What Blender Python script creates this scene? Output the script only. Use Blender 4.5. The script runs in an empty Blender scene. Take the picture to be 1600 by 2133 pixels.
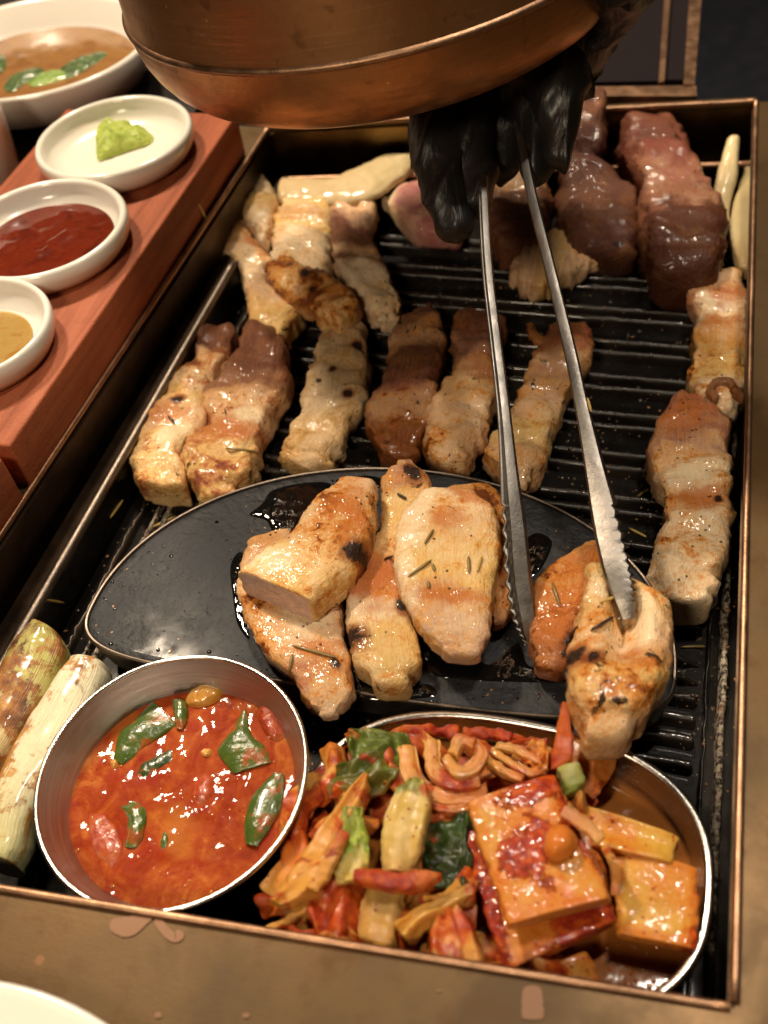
import bpy, bmesh, math, random
import numpy as np
from mathutils import Vector, noise, Matrix
from mathutils.bvhtree import BVHTree
random.seed(7)
S = bpy.context.scene
COL = S.collection
PI = math.pi
# ------------------------------------------------------------------ camera
FPX, CX, CY = 2100.0, 800.0, 1066.5          # focal length and centre in the pixels of the 1600 x 2133 photograph
RM = np.array([[0.9625, 0.1218, -0.2426], [0.2489, -0.7526, 0.6096], [-0.1083, -0.6471, -0.7547]])
CAMZ = 0.36                                   # camera height above the rim of the grill box (rim is z = 0), metres
CAMP = np.array([0, 0, CAMZ])
cam = bpy.data.cameras.new('camera')
camo = bpy.data.objects.new('camera', cam); COL.objects.link(camo)
u_, s_, v_ = np.linalg.svd(RM); RO = u_ @ v_
mw = Matrix.Identity(4)
for i in range(3):
    mw[i][0] = RO[i, 0]; mw[i][1] = -RO[i, 1]; mw[i][2] = -RO[i, 2]; mw[i][3] = CAMP[i]
camo.matrix_world = mw
cam.sensor_fit = 'VERTICAL'; cam.sensor_height = 36.0; cam.lens = 36.0 * FPX / 2133.0
cam.clip_start = 0.01; cam.clip_end = 50
cam.dof.use_dof = True; cam.dof.focus_distance = 0.475; cam.dof.aperture_fstop = 7.5
S.camera = camo
# ------------------------------------------------------------------ world, lamps, exposure
W = bpy.data.worlds.new('World'); S.world = W; W.use_nodes = True
W.node_tree.nodes['Background'].inputs[0].default_value = (0.9, 0.55, 0.3, 1)
W.node_tree.nodes['Background'].inputs[1].default_value = 0.022
S.view_settings.view_transform = 'Standard'; S.view_settings.look = 'None'
S.view_settings.exposure = 0.22; S.view_settings.gamma = 1.0
S.render.engine = 'CYCLES'
S.cycles.use_denoising = True
S.cycles.max_bounces = 6; S.cycles.transparent_max_bounces = 6
S.cycles.sample_clamp_indirect = 4.0; S.cycles.caustics_reflective = False; S.cycles.caustics_refractive = False

def lamp(name, loc, target, sx, sy, watts, color, spread=180):
    l = bpy.data.lights.new(name, 'AREA'); l.shape = 'RECTANGLE'; l.size = sx; l.size_y = sy
    l.energy = watts; l.color = color; l.spread = math.radians(spread)
    o = bpy.data.objects.new(name, l); COL.objects.link(o)
    o.location = loc
    o.rotation_euler = (Vector(target) - Vector(loc)).to_track_quat('-Z', 'Y').to_euler()
    return o
lamp('ceiling_lamp_left', (-0.86, 0.84, 1.25), (-0.1, 0.35, -0.05), 0.12, 0.12, 16, (1.0, 0.81, 0.59))
lamp('ceiling_lamp_back', (-0.50, 1.28, 1.40), (-0.1, 0.3, -0.05), 0.13, 0.13, 17, (1.0, 0.83, 0.62))
lamp('ceiling_lamp_strip', (0.165, 0.49, 1.30), (0.0, 0.2, -0.05), 0.22, 0.035, 6.5, (1.0, 0.88, 0.72)).rotation_euler = (0, 0, math.radians(55))
lamp('front_fill_lamp', (-0.25, -0.50, 0.85), (-0.1, 0.15, -0.05), 0.20, 0.20, 4.6, (1.0, 0.80, 0.56))  # unseen fill lamp, added to brighten the front faces of the food

# ------------------------------------------------------------------ helpers
def P(px, py, z=0.0):
    """the point at height z that the photograph shows at pixel (px, py)"""
    d = RO @ np.array([px - CX, py - CY, FPX]); t = (z - CAMZ) / d[2]
    return CAMP + t * d

def tag(o, label=None, cat=None, group=None, kind=None):
    if label: o['label'] = label
    if cat: o['category'] = cat
    if group: o['group'] = group
    if kind: o['kind'] = kind
    return o

def empty(name, loc, label=None, cat=None, group=None):
    o = bpy.data.objects.new(name, None); COL.objects.link(o); o.location = loc
    o.empty_display_size = 0.01
    return tag(o, label, cat, group)

def mesh(name, V, F, mat=None, parent=None, smooth=True, origin=None, attrs=None, sharp=None):
    V = np.asarray(V, float)
    if origin is None:
        if parent is not None: origin = np.array(parent.location) if parent.type == 'EMPTY' else np.array(parent['o3'])
        else:
            lo, hi = V.min(0), V.max(0); origin = np.array([(lo[0]+hi[0])/2, (lo[1]+hi[1])/2, lo[2]])
    origin = np.asarray(origin, float)
    me = bpy.data.meshes.new(name)
    me.from_pydata((V - origin).tolist(), [], F)
    if smooth: me.polygons.foreach_set('use_smooth', [True] * len(me.polygons))
    if attrs:
        for k, a in attrs.items():
            a = np.asarray(a, np.float32)
            if a.ndim == 2:
                at = me.attributes.new(k, 'FLOAT_VECTOR', 'POINT'); at.data.foreach_set('vector', a.ravel())
            else:
                at = me.attributes.new(k, 'FLOAT', 'POINT'); at.data.foreach_set('value', a)
    if mat: me.materials.append(mat)
    me.update()
    o = bpy.data.objects.new(name, me); COL.objects.link(o)
    if parent is not None: o.parent = parent; o.location = (0, 0, 0)
    else: o.location = origin; o['o3'] = origin.tolist()
    if sharp: me.set_sharp_from_angle(angle=math.radians(sharp))
    return o

def catmull(A, N):
    A = np.asarray(A, float); n = len(A)
    if n == 2: 
        t = np.linspace(0, 1, N)[:, None]; return A[0] * (1 - t) + A[1] * t
    E = np.vstack([2*A[0]-A[1], A, 2*A[-1]-A[-2]])
    ts = np.linspace(0, n - 1, N); out = []
    for t in ts:
        i = min(int(t), n - 2); f = t - i
        p0, p1, p2, p3 = E[i], E[i+1], E[i+2], E[i+3]
        out.append(0.5*((2*p1)+(-p0+p2)*f+(2*p0-5*p1+4*p2-p3)*f*f+(-p0+3*p1-3*p2+p3)*f**3))
    return np.array(out)

def fb(p, s, o=3):
    v = Vector((p[0]*s, p[1]*s, p[2]*s)); r = 0.0; a = 1.0
    for k in range(o):
        r += a*noise.noise(v); v = v*2.03 + Vector((3.1, 7.7, 1.3)); a *= 0.5
    return r

def grid_faces(R, M, closed=True, off=0):
    F = []
    for i in range(R-1):
        for j in range(M if closed else M-1):
            a = off+i*M+j; b = off+i*M+(j+1) % M
            F.append((a, b, b+M, a+M))
    return F

def loft(name, st, th, mat, zc, n=3.2, N=56, M=36, p0=2.8, p1=2.8, e0=None, e1=None, lump=.0012, fine=.0005,
         seed=0, zoff=None, thf=None, floor=None, parent=None, edge=0.0, fr=110.0, ff=420.0, wob=0.0):
    """a solid piece of food: stations give its left and right edge (photo pixels, at height zc + dz), th its thickness"""
    st = [tuple(s) + (0.0,)*(5-len(s)) for s in st]
    L = np.array([P(s[0], s[1], zc+s[4]) for s in st]); R = np.array([P(s[2], s[3], zc+s[4]) for s in st])
    return loft3(name, L, R, th, mat, n, N, M, p0, p1, e0, e1, lump, fine, seed, zoff, thf, floor, parent, edge, fr, ff, wob)

def loft3(name, L, R, th, mat, n=3.2, N=56, M=36, p0=2.8, p1=2.8, e0=None, e1=None, lump=.0012, fine=.0004,
          seed=0, zoff=None, thf=None, floor=None, parent=None, edge=0.0, fr=110.0, ff=420.0, wob=0.0, len_wob=5.0):
    L = catmull(L, N); R = catmull(R, N)
    if wob:
        for i in range(N):
            t = i/(N-1)*len_wob; d = (R[i]-L[i])*wob
            R[i] += d*(noise.noise(Vector((t, seed*3.1, .5)))+.5*noise.noise(Vector((t*2.7, seed*3.1, 4.5)))); L[i] -= d*(noise.noise(Vector((t, seed*5.7, 9.5)))+.5*noise.noise(Vector((t*2.7, seed*5.7, 2.5))))
    mid = (L+R)/2; half = (R-L)/2
    T = np.gradient(mid, axis=0); T /= np.linalg.norm(T, axis=1)[:, None]+1e-9
    seg = np.r_[0, np.cumsum(np.linalg.norm(np.diff(mid, axis=0), axis=1))]; uu = seg/seg[-1]
    e0 = th*.4 if e0 is None else e0; e1 = th*.4 if e1 is None else e1
    hw = np.linalg.norm(half, axis=1); tw = np.clip(hw/(.75*np.median(hw)), .3, 1)**.7
    e0 = e0*tw[0]; e1 = e1*tw[-1]
    rings = []; K = 8
    for k in range(K, 0, -1):
        f = PI/2*k/K*0.995; rings.append((0, -T[0]*e0*math.sin(f)**(2/p0), max(math.cos(f), 1e-3)**(2/p0)))
    for i in range(N): rings.append((i, np.zeros(3), 1.0))
    for k in range(1, K+1):
        f = PI/2*k/K*0.995; rings.append((N-1, T[-1]*e1*math.sin(f)**(2/p1), max(math.cos(f), 1e-3)**(2/p1)))
    V = []; A = []; EF = []
    so = np.array([seed*1.37, seed*.71, seed*2.11])
    ang = np.linspace(0, 2*PI, M, endpoint=False)
    lat = np.sign(np.cos(ang))*np.abs(np.cos(ang))**(2/n); ver = np.sign(np.sin(ang))*np.abs(np.sin(ang))**(2/n)
    for i, o, s in rings:
        up = np.cross(half[i], T[i]); up /= np.linalg.norm(up)+1e-9
        if up[2] < 0: up = -up
        hh = th/2*(thf(uu[i]) if thf else 1.0)*tw[i]
        for j in range(M):
            v, w = lat[j], ver[j]
            c = mid[i]+o+half[i]*v*s+up*hh*w*s
            if zoff is not None: c = c+up*zoff(uu[i], v)*(0.35+.65*s)
            d = half[i]*v+up*hh*w
            d = d/(np.linalg.norm(d)+1e-9)*(0.3+0.7*s) - (T[i] if o @ T[i] < 0 else -T[i])*(1-s)*(1 if o @ o > 0 else 0)
            q = c*1.0+so
            dd = lump*fb(q, fr, 2)+fine*fb(q, ff, 2)
            if edge: dd += edge*abs(v)**4*fb(q, 260, 2)
            c = c+d*dd*(.15+.85*s)
            if floor is not None and c[2] < floor: c[2] = floor+(c[2]-floor)*.05
            V.append(c); A.append((uu[i], v*s, w*s)); EF.append((1-s)*(-1 if (o @ T[i]) < 0 else 1))
    F = grid_faces(len(rings), M)
    F.append(tuple(range(M-1, -1, -1))); b = (len(rings)-1)*M; F.append(tuple(b+j for j in range(M)))
    F = [f[::-1] for f in F] if np.cross(half[N//2], T[N//2])[2] < 0 else F
    o = mesh(name, V, F, mat, parent, attrs={'uvw': A, 'endf': EF})
    bm = bmesh.new(); bm.from_mesh(o.data); bmesh.ops.recalc_face_normals(bm, faces=bm.faces); bm.to_mesh(o.data); bm.free()
    return o

def ribbon(path, w):
    """stations for a strip that follows pixel points (x, y[, dz[, w]]) with a width in pixels"""
    p = np.array([(q[0], q[1]) for q in path], float); t = np.gradient(p, axis=0); t /= np.linalg.norm(t, axis=1)[:, None]
    nn = np.stack([-t[:, 1], t[:, 0]], 1); out = []
    for i, q in enumerate(path):
        ww = q[3] if len(q) > 3 else w
        a = p[i]-nn[i]*ww/2; b = p[i]+nn[i]*ww/2
        out.append((a[0], a[1], b[0], b[1], q[2] if len(q) > 2 else 0.0))
    return out

def lathe(prof, c, n=96, sx=1.0, sy=1.0, shape=None):
    """rings of (radius, z) about c; closed round; shape(angle) scales the radius"""
    V = []; 
    for r, z in prof:
        for j in range(n):
            a = 2*PI*j/n; k = shape(a) if shape else 1.0
            V.append((c[0]+r*k*sx*math.cos(a), c[1]+r*k*sy*math.sin(a), c[2]+z))
    return V, grid_faces(len(prof), n)

def lathe_obj(name, prof, c, mat, parent=None, n=96, sx=1.0, sy=1.0, cap0=False, cap1=False, sharp=None, shape=None):
    V, F = lathe(prof, c, n, sx, sy, shape)
    if cap0: F.append(tuple(range(n-1, -1, -1)))
    if cap1: b = (len(prof)-1)*n; F.append(tuple(b+j for j in range(n)))
    o = mesh(name, V, F, mat, parent)
    bm = bmesh.new(); bm.from_mesh(o.data); bmesh.ops.recalc_face_normals(bm, faces=bm.faces); bm.to_mesh(o.data); bm.free()
    if sharp: o.data.set_sharp_from_angle(angle=math.radians(sharp))
    return o

def tube(path, r, n=10, closed=False):
    p = np.array(path, float); N = len(p)
    t = np.gradient(p, axis=0) if not closed else np.roll(p, -1, 0)-np.roll(p, 1, 0)
    t /= np.linalg.norm(t, axis=1)[:, None]+1e-12
    V = []
    for i in range(N):
        a = np.cross(t[i], (0, 0, 1)); 
        if np.linalg.norm(a) < .1: a = np.cross(t[i], (1, 0, 0))
        a /= np.linalg.norm(a); b = np.cross(a, t[i])
        rr = r[i] if hasattr(r, '__len__') else r
        for j in range(n):
            g = 2*PI*j/n; V.append(p[i]+rr*(a*math.cos(g)+b*math.sin(g)))
    F = grid_faces(N, n)
    if closed:
        for j in range(n): F.append(((N-1)*n+j, (N-1)*n+(j+1) % n, (j+1) % n, j))
    else:
        F.append(tuple(range(n))); F.append(tuple((N-1)*n+j for j in range(n-1, -1, -1)))
    return V, F

def prism(poly, z0, z1):
    """a flat plate: polygon (x, y) list between two heights (z1 may be a list)"""
    n = len(poly); V = [(x, y, z0) for x, y in poly]+[(x, y, z1) for x, y in poly]
    F = [tuple(range(n-1, -1, -1)), tuple(range(n, 2*n))]+[(i, (i+1) % n, n+(i+1) % n, n+i) for i in range(n)]
    return V, F

def bevel(o, w, seg=2, ang=40):
    bm = bmesh.new(); bm.from_mesh(o.data); bmesh.ops.recalc_face_normals(bm, faces=bm.faces)
    ed = [e for e in bm.edges if len(e.link_faces) == 2 and e.calc_face_angle() > math.radians(ang)]
    bmesh.ops.bevel(bm, geom=ed, offset=w, segments=seg, affect='EDGES', profile=.5)
    bm.to_mesh(o.data); bm.free()
    o.data.polygons.foreach_set('use_smooth', [True]*len(o.data.polygons)); o.data.set_sharp_from_angle(angle=math.radians(50))
    return o

def box(lo, hi):
    V = [(x, y, z) for z in (lo[2], hi[2]) for x, y in ((lo[0], lo[1]), (hi[0], lo[1]), (hi[0], hi[1]), (lo[0], hi[1]))]
    return V, [(3, 2, 1, 0), (4, 5, 6, 7), (0, 1, 5, 4), (1, 2, 6, 5), (2, 3, 7, 6), (3, 0, 4, 7)]

def join(parts):
    V = []; F = []
    for v, f in parts:
        k = len(V); V += [tuple(q) for q in v]; F += [tuple(i+k for i in g) for g in f]
    return V, F

# ------------------------------------------------------------------ material helper
class NT:
    def __init__(self, name):
        self.m = bpy.data.materials.new(name); self.m.use_nodes = True
        self.t = self.m.node_tree; self.b = self.t.nodes['Principled BSDF']
        self.tc = None
    def N(self, k): return self.t.nodes.new(k)
    def put(self, sock, v):
        if v is None: return
        if hasattr(v, 'is_output'): self.t.links.new(v, sock)
        else:
            if hasattr(sock.default_value, '__len__') and not hasattr(v, '__len__'): v = (v, v, v)
            if hasattr(v, '__len__') and len(v) == 3 and len(sock.default_value) == 4: v = (*v, 1)
            sock.default_value = v
    def P(self):
        if not self.tc: self.tc = self.N('ShaderNodeTexCoord').outputs['Object']
        return self.tc
    def attr(self, n, vec=True):
        a = self.N('ShaderNodeAttribute'); a.attribute_name = n; return a.outputs['Vector' if vec else 'Fac']
    def sep(self, v):
        s = self.N('ShaderNodeSeparateXYZ'); self.put(s.inputs[0], v); return s.outputs
    def comb(self, x, y, z):
        s = self.N('ShaderNodeCombineXYZ')
        for i, q in enumerate((x, y, z)): self.put(s.inputs[i], q)
        return s.outputs[0]
    def mapv(self, v, scale=(1, 1, 1), loc=(0, 0, 0), rot=(0, 0, 0)):
        s = self.N('ShaderNodeMapping'); self.put(s.inputs[0], v); s.inputs['Scale'].default_value = scale
        s.inputs['Location'].default_value = loc; s.inputs['Rotation'].default_value = rot; return s.outputs[0]
    def noise(self, v, scale, detail=3, rough=.5, dist=0.0):
        s = self.N('ShaderNodeTexNoise'); self.put(s.inputs['Vector'], v); s.inputs['Scale'].default_value = scale
        s.inputs['Detail'].default_value = detail; s.inputs['Roughness'].default_value = rough; s.inputs['Distortion'].default_value = dist
        return s.outputs['Fac']
    def vor(self, v, scale, rnd=1.0, feat='F1', out='Distance'):
        s = self.N('ShaderNodeTexVoronoi'); s.feature = feat; self.put(s.inputs['Vector'], v); s.inputs['Scale'].default_value = scale
        s.inputs['Randomness'].default_value = rnd; return s.outputs[out]
    def wave(self, v, scale, dist=2, detail=2, axis='X'):
        s = self.N('ShaderNodeTexWave'); s.bands_direction = axis; self.put(s.inputs['Vector'], v); s.inputs['Scale'].default_value = scale
        s.inputs['Distortion'].default_value = dist; s.inputs['Detail'].default_value = detail; return s.outputs['Fac']
    def math(self, op, a, b=0.0, c=None, clamp=False):
        s = self.N('ShaderNodeMath'); s.operation = op; s.use_clamp = clamp; self.put(s.inputs[0], a); self.put(s.inputs[1], b)
        if c is not None: self.put(s.inputs[2], c)
        return s.outputs[0]
    def step(self, v, a, b, lo=0.0, hi=1.0):
        s = self.N('ShaderNodeMapRange'); s.interpolation_type = 'SMOOTHSTEP'; self.put(s.inputs[0], v)
        for i, q in enumerate((a, b, lo, hi)): s.inputs[i+1].default_value = q
        return s.outputs[0]
    def ramp(self, f, stops, interp='LINEAR'):
        s = self.N('ShaderNodeValToRGB'); s.color_ramp.interpolation = interp; e = s.color_ramp.elements
        while len(e) < len(stops): e.new(.5)
        for i, (p, c) in enumerate(stops): e[i].position = p; e[i].color = (*c, 1)
        self.put(s.inputs[0], f); return s.outputs[0]
    def mix(self, f, a, b, blend='MIX'):
        s = self.N('ShaderNodeMix'); s.data_type = 'RGBA'; s.blend_type = blend; s.clamp_factor = True
        self.put(s.inputs[0], f); self.put(s.inputs[6], a); self.put(s.inputs[7], b); return s.outputs[2]
    def bump(self, h, dist, strength=1.0, normal=None):
        s = self.N('ShaderNodeBump'); self.put(s.inputs['Height'], h); s.inputs['Distance'].default_value = dist
        s.inputs['Strength'].default_value = strength
        if normal is not None: self.put(s.inputs['Normal'], normal)
        return s.outputs[0]
    def set(self, **k):
        for a, v in k.items(): self.put(self.b.inputs[a.replace('_', ' ')], v)
        return self.m
    def sss(self, w, scale, radius=(1, .45, .22)):
        self.b.inputs['Subsurface Weight'].default_value = w; self.b.inputs['Subsurface Scale'].default_value = scale
        self.b.inputs['Subsurface Radius'].default_value = radius

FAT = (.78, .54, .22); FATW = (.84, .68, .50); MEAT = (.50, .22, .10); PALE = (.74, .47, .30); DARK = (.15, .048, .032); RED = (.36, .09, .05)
GOLD = (.60, .215, .026); BRN = (.17, .036, .005)

def cov(c): return .5+(.5-c)*.34

def pork(name, stops, brown=.5, char=.25, wet=.7, fib=.5, seed=0.0, cut=None, dist=.14, sss=.22, gold=GOLD, dk=BRN, bump=1.0, rough=.34, side=0.25, spots=()):
    """cooked pork: fat and lean in bands along the piece, browned where it touched the grill, oily and rough"""
    n = NT(name); p = n.mapv(n.P(), loc=(seed, seed*.7, seed*.3)); u, v, w = n.sep(n.attr('uvw'))[:3]
    n1 = n.noise(p, 55, 4, .55)
    uu = n.math('ADD', u, n.math('MULTIPLY', n.math('SUBTRACT', n1, .5), dist*2))
    base = n.ramp(uu, stops)
    bw = n.N('ShaderNodeRGBToBW'); n.put(bw.inputs[0], base); fatty = n.step(bw.outputs[0], .08, .32)
    fibre = n.noise(n.comb(n.math('MULTIPLY', u, 3), n.math('MULTIPLY', v, 12), n.math('MULTIPLY', w, 5)), 1.6, 5, .6, .4)
    base = n.mix(n.math('MULTIPLY', n.math('MULTIPLY', n.step(fibre, .42, .66), fib), n.math('ADD', .25, n.math('MULTIPLY', fatty, .75))), base, (.72, .50, .27), 'MIX')
    base = n.mix(n.math('MULTIPLY', n.step(n.noise(n.comb(n.math('MULTIPLY', u, 8), n.math('MULTIPLY', v, 26), n.math('MULTIPLY', w, 10)), 1.4, 5, .65, .6), .50, .68), fib*.9), base, n.mix(.6, base, (.26, .075, .02)))
    nb = n.math('ADD', n.math('MULTIPLY', n.noise(p, 52, 6, .68, .3), .72), n.math('MULTIPLY', n.noise(p, 240, 5, .7), .28))
    top = n.step(w, -.6, .5, side, 1.0)
    t0 = cov(brown-.04); nb2 = n.math('ADD', nb, n.math('MULTIPLY', n.math('POWER', n.math('ABSOLUTE', v), 4.0), .035))
    pale = n.step(n.noise(p, 38, 4, .6, .4), .46, .60)
    base = n.mix(n.math('MULTIPLY', n.math('MULTIPLY', pale, .45), fatty), base, (.86, .66, .45))
    br = n.math('MULTIPLY', top, n.math('ADD', .15, n.math('MULTIPLY', fatty, .85)))
    base = n.mix(n.math('MULTIPLY', n.math('MULTIPLY', n.step(nb2, t0-.15, t0+.01), br), .36), base, (.78, .40, .08))
    crust = n.step(n.noise(p, 330, 5, .72), .48, .60)
    base = n.mix(n.math('MULTIPLY', n.math('MULTIPLY', n.math('MULTIPLY', crust, n.step(nb2, t0-.13, t0+.0)), br), .7), base, gold)
    base = n.mix(n.math('MULTIPLY', n.math('MULTIPLY', n.step(nb2, t0-.01, t0+.04), br), .85), base, gold)
    base = n.mix(n.math('MULTIPLY', n.math('MULTIPLY', n.step(nb2, t0+.04, t0+.085), top), .95), base, dk)
    fine = n.noise(p, 520, 5, .7)
    base = n.mix(n.math('MULTIPLY', n.step(fine, .52, .72), .30), base, n.mix(.5, base, dk))
    # dark fried patches
    nc = n.noise(p, 70, 5, .65, .5); t1 = cov(char*.5)
    cm = n.math('MULTIPLY', n.step(nc, t1, t1+.05), top) if char > 0 else 0.0
    if char > 0: base = n.mix(n.math('MULTIPLY', cm, .95), base, (.010, .005, .003))
    for (u0, v0, su, sv, kind) in spots:
        d2 = n.math('ADD', n.math('POWER', n.math('ABSOLUTE', n.math('DIVIDE', n.math('SUBTRACT', u, u0), su)), 2.0), n.math('POWER', n.math('ABSOLUTE', n.math('DIVIDE', n.math('SUBTRACT', v, v0), sv)), 2.0))
        if kind == 'char':
            hl = n.step(n.math('ADD', d2, n.math('MULTIPLY', n.math('SUBTRACT', n.noise(p, 120, 5, .7), .5), 3.0)), 3.6, .6, 0, 1)
            base = n.mix(n.math('MULTIPLY', hl, .85), base, (.24, .062, .010))
        f = n.step(n.math('ADD', d2, n.math('MULTIPLY', n.math('SUBTRACT', n.noise(p, 130, 6, .75, .6), .5), 5.2)), 1.25 if kind == 'char' else 1.7, .45 if kind == 'char' else .0, 0, 1)
        base = n.mix(n.math('MULTIPLY', f, {'char': .96, 'rust': .72, 'pale': .85}[kind]), base, {'char': (.012, .006, .004), 'rust': (.50, .145, .022), 'pale': (.88, .72, .50)}[kind])
    # pepper and herb specks
    sp = n.step(n.vor(p, 210), .12, .18, 1, 0); sm = n.step(n.noise(p, 60, 2), .50, .58)
    base = n.mix(n.math('MULTIPLY', n.math('MULTIPLY', sp, sm), .85), base, (.03, .014, .006))
    if cut:
        ef = n.attr('endf', False)
        f = n.step(ef if cut[1] > 0 else n.math('MULTIPLY', ef, -1.0), .04, .13)
        cc = n.mix(n.step(n.noise(p, 190, 5, .7), .35, .7), cut[0], tuple(min(1, c*1.35) for c in cut[0]))
        base = n.mix(f, base, cc)
    base = n.mix(1.0, base, (1.0, .97, .89), 'MULTIPLY')
    h1 = n.noise(p, 430, 4, .6); h2 = n.noise(p, 1300, 3, .6)
    h = n.math('ADD', n.math('ADD', h1, n.math('MULTIPLY', h2, .4)), n.math('MULTIPLY', fibre, .6))
    bp = n.bump(h, .0010*bump, 1.0)
    wn = n.bump(n.math('ADD', n.noise(p, 230, 2, .5), n.math('MULTIPLY', n.step(n.vor(p, 480), 0, .5, 1, 0), .16)), .0008*bump, 1.0)
    n.set(Base_Color=base, Roughness=n.step(nb, .35, .65, rough+.16, rough-.04), Normal=bp, Coat_Normal=wn,
          Coat_Weight=n.math('MULTIPLY', n.step(n.noise(p, 45, 4, .6), .42, .60, .12, 1), wet), Coat_Roughness=.075, Specular_IOR_Level=.22)
    return n.m

def bands(*cs):
    k = len(cs); return [((i+t)/k, c) for i, c in enumerate(cs) for t in (.22, .78)]

def metal(name, col, rough=.3, col2=None, patina=0.0, pscale=30, brushed=None, bump=.0002, spots=0.0, metallic=1.0, aniso=0.0):
    n = NT(name); p = n.P()
    c = n.mix(n.step(n.noise(p, pscale, 6, .62), .35, .72), col, col2 or tuple(q*.6 for q in col))
    if patina: c = n.mix(n.math('MULTIPLY', n.step(n.noise(p, pscale*.35, 5, .6, .6), .52, .72), patina), c, tuple(q*.32 for q in col))
    if spots: c = n.mix(n.math('MULTIPLY', n.step(n.vor(p, pscale*2.2), .06, .10, 1, 0), spots), c, tuple(min(1, q*1.6) for q in col))
    pb = n.mapv(p, scale=brushed) if brushed else p
    fine = n.noise(pb, 900 if not brushed else 60, 4, .6)
    r = n.math('ADD', rough, n.math('MULTIPLY', n.math('SUBTRACT', n.noise(p, pscale*1.6, 5, .6), .5), rough*.9))
    r = n.math('ADD', r, n.math('MULTIPLY', n.math('SUBTRACT', fine, .5), .12))
    n.set(Base_Color=c, Metallic=metallic, Roughness=r, Normal=n.bump(n.math('ADD', fine, n.math('MULTIPLY', n.noise(p, pscale*4, 4), .6)), bump, .6))
    return n.m

M = {}
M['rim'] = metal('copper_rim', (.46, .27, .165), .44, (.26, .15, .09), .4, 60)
M['tabletop'] = None
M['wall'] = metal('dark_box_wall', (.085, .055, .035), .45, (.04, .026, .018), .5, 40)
M['lip'] = metal('steel_lip', (.26, .21, .17), .42, (.20, .16, .13), .3, 80)
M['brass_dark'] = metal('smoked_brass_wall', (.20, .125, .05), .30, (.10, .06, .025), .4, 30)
M['steel'] = metal('brushed_steel', (.62, .58, .53), .26, (.50, .46, .42), 0, 50, None, .00012)
M['steel_rim'] = metal('bright_steel', (.74, .71, .66), .22, (.62, .58, .53), 0, 70, None, .0001)
M['tong'] = metal('tong_steel', (.27, .25, .23), .42, (.18, .165, .15), .35, 70, None, .0002)
M['hood'] = None

def m_tabletop():
    n = NT('aged_brass_tabletop'); p = n.P()
    a = n.noise(p, 14, 6, .6, .4); b = n.noise(p, 60, 5, .6)
    c = n.ramp(a, [(.35, (.150, .082, .031)), (.5, (.118, .070, .029)), (.65, (.088, .053, .023))])
    c = n.mix(n.math('MULTIPLY', n.step(b, .50, .68), .5), c, (.085, .040, .013))
    c = n.mix(n.math('MULTIPLY', n.step(n.noise(p, 23, 4, .6, .8), .58, .70), .3), c, (.085, .056, .032))
    c = n.mix(n.math('MULTIPLY', n.step(n.vor(p, 38), .05, .085, 1, 0), .6), c, (.26, .12, .06))
    sc = n.noise(n.mapv(p, scale=(40, 900, 40), rot=(0, 0, .5)), 1, 3, .6)
    n.set(Base_Color=c, Metallic=.62, Roughness=n.step(a, .35, .65, .36, .52), Normal=n.bump(n.math('ADD', n.noise(p, 700, 3), n.math('MULTIPLY', sc, .5)), .00004, .7))
    return n.m
M['tabletop'] = m_tabletop()
def m_hood():
    n = NT('worn_copper_hood'); p = n.P(); z = n.sep(p)[2]
    a = n.noise(p, 26, 6, .62, .4)
    c = n.ramp(a, [(.3, (.50, .25, .105)), (.55, (.40, .205, .09)), (.75, (.28, .14, .062))])
    sx = n.noise(n.mapv(p, scale=(14, 14, 420)), 1, 4, .65)
    c = n.mix(n.math('MULTIPLY', n.step(sx, .52, .75), .35), c, (.58, .36, .19))
    c = n.mix(n.math('MULTIPLY', n.step(n.noise(p, 90, 5, .65), .58, .70), .5), c, (.16, .075, .035))
    low = n.step(z, .006, .034, 1, 0)  # orange light thrown up from the grill, painted into the copper near the bottom
    c = n.mix(n.math('MULTIPLY', low, n.step(n.noise(n.mapv(p, scale=(1, 1, 3)), 70, 5, .6), .35, .65, .25, .9)), c, (.80, .36, .15))
    c = n.mix(n.math('MULTIPLY', n.step(n.vor(p, 95), .045, .075, 1, 0), .8), c, (.72, .50, .30))
    n.set(Base_Color=c, Metallic=.92, Roughness=n.math('SUBTRACT', n.step(a, .3, .75, .36, .52), n.math('MULTIPLY', low, .08)), Normal=n.bump(n.math('ADD', n.math('MULTIPLY', sx, .6), n.noise(p, 260, 4)), .0003, .55))
    return n.m
M['hood'] = m_hood()
def m_iron(name, col=(.012, .011, .011), rough=.26, bs=.0006, sc=260, coat=.5, spec=.5):
    n = NT(name); p = n.P(); a = n.noise(p, 30, 5, .6)
    c = n.mix(n.step(a, .4, .7), col, tuple(q*2.0 for q in col))
    h = n.math('ADD', n.noise(p, sc, 5, .6), n.math('MULTIPLY', n.noise(p, 60, 3), 1.2))
    n.set(Base_Color=c, Metallic=0.0, Roughness=n.step(a, .3, .7, rough, rough+.2), Normal=n.bump(h, bs, 1.0), Coat_Weight=n.math('MULTIPLY', n.step(n.noise(p, 22, 4, .6), .42, .6), coat), Coat_Roughness=.09, Specular_IOR_Level=spec)
    return n.m
M['grill'] = m_iron('oily_black_grill_iron', (.004, .003, .0025), .24, .0003, 420, .8, .3)
M['bar'] = m_iron('greasy_grill_bar_iron', (.010, .007, .005), .24, .00025, 500, 1.0, .5)
M['grill_base'] = m_iron('black_grill_valley', (.004, .003, .0025), .30, .0002, 300, .35, .12)
M['stone'] = m_iron('black_plate_iron', (.015, .016, .019), .46, .0010, 240, .45, .35)
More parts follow.
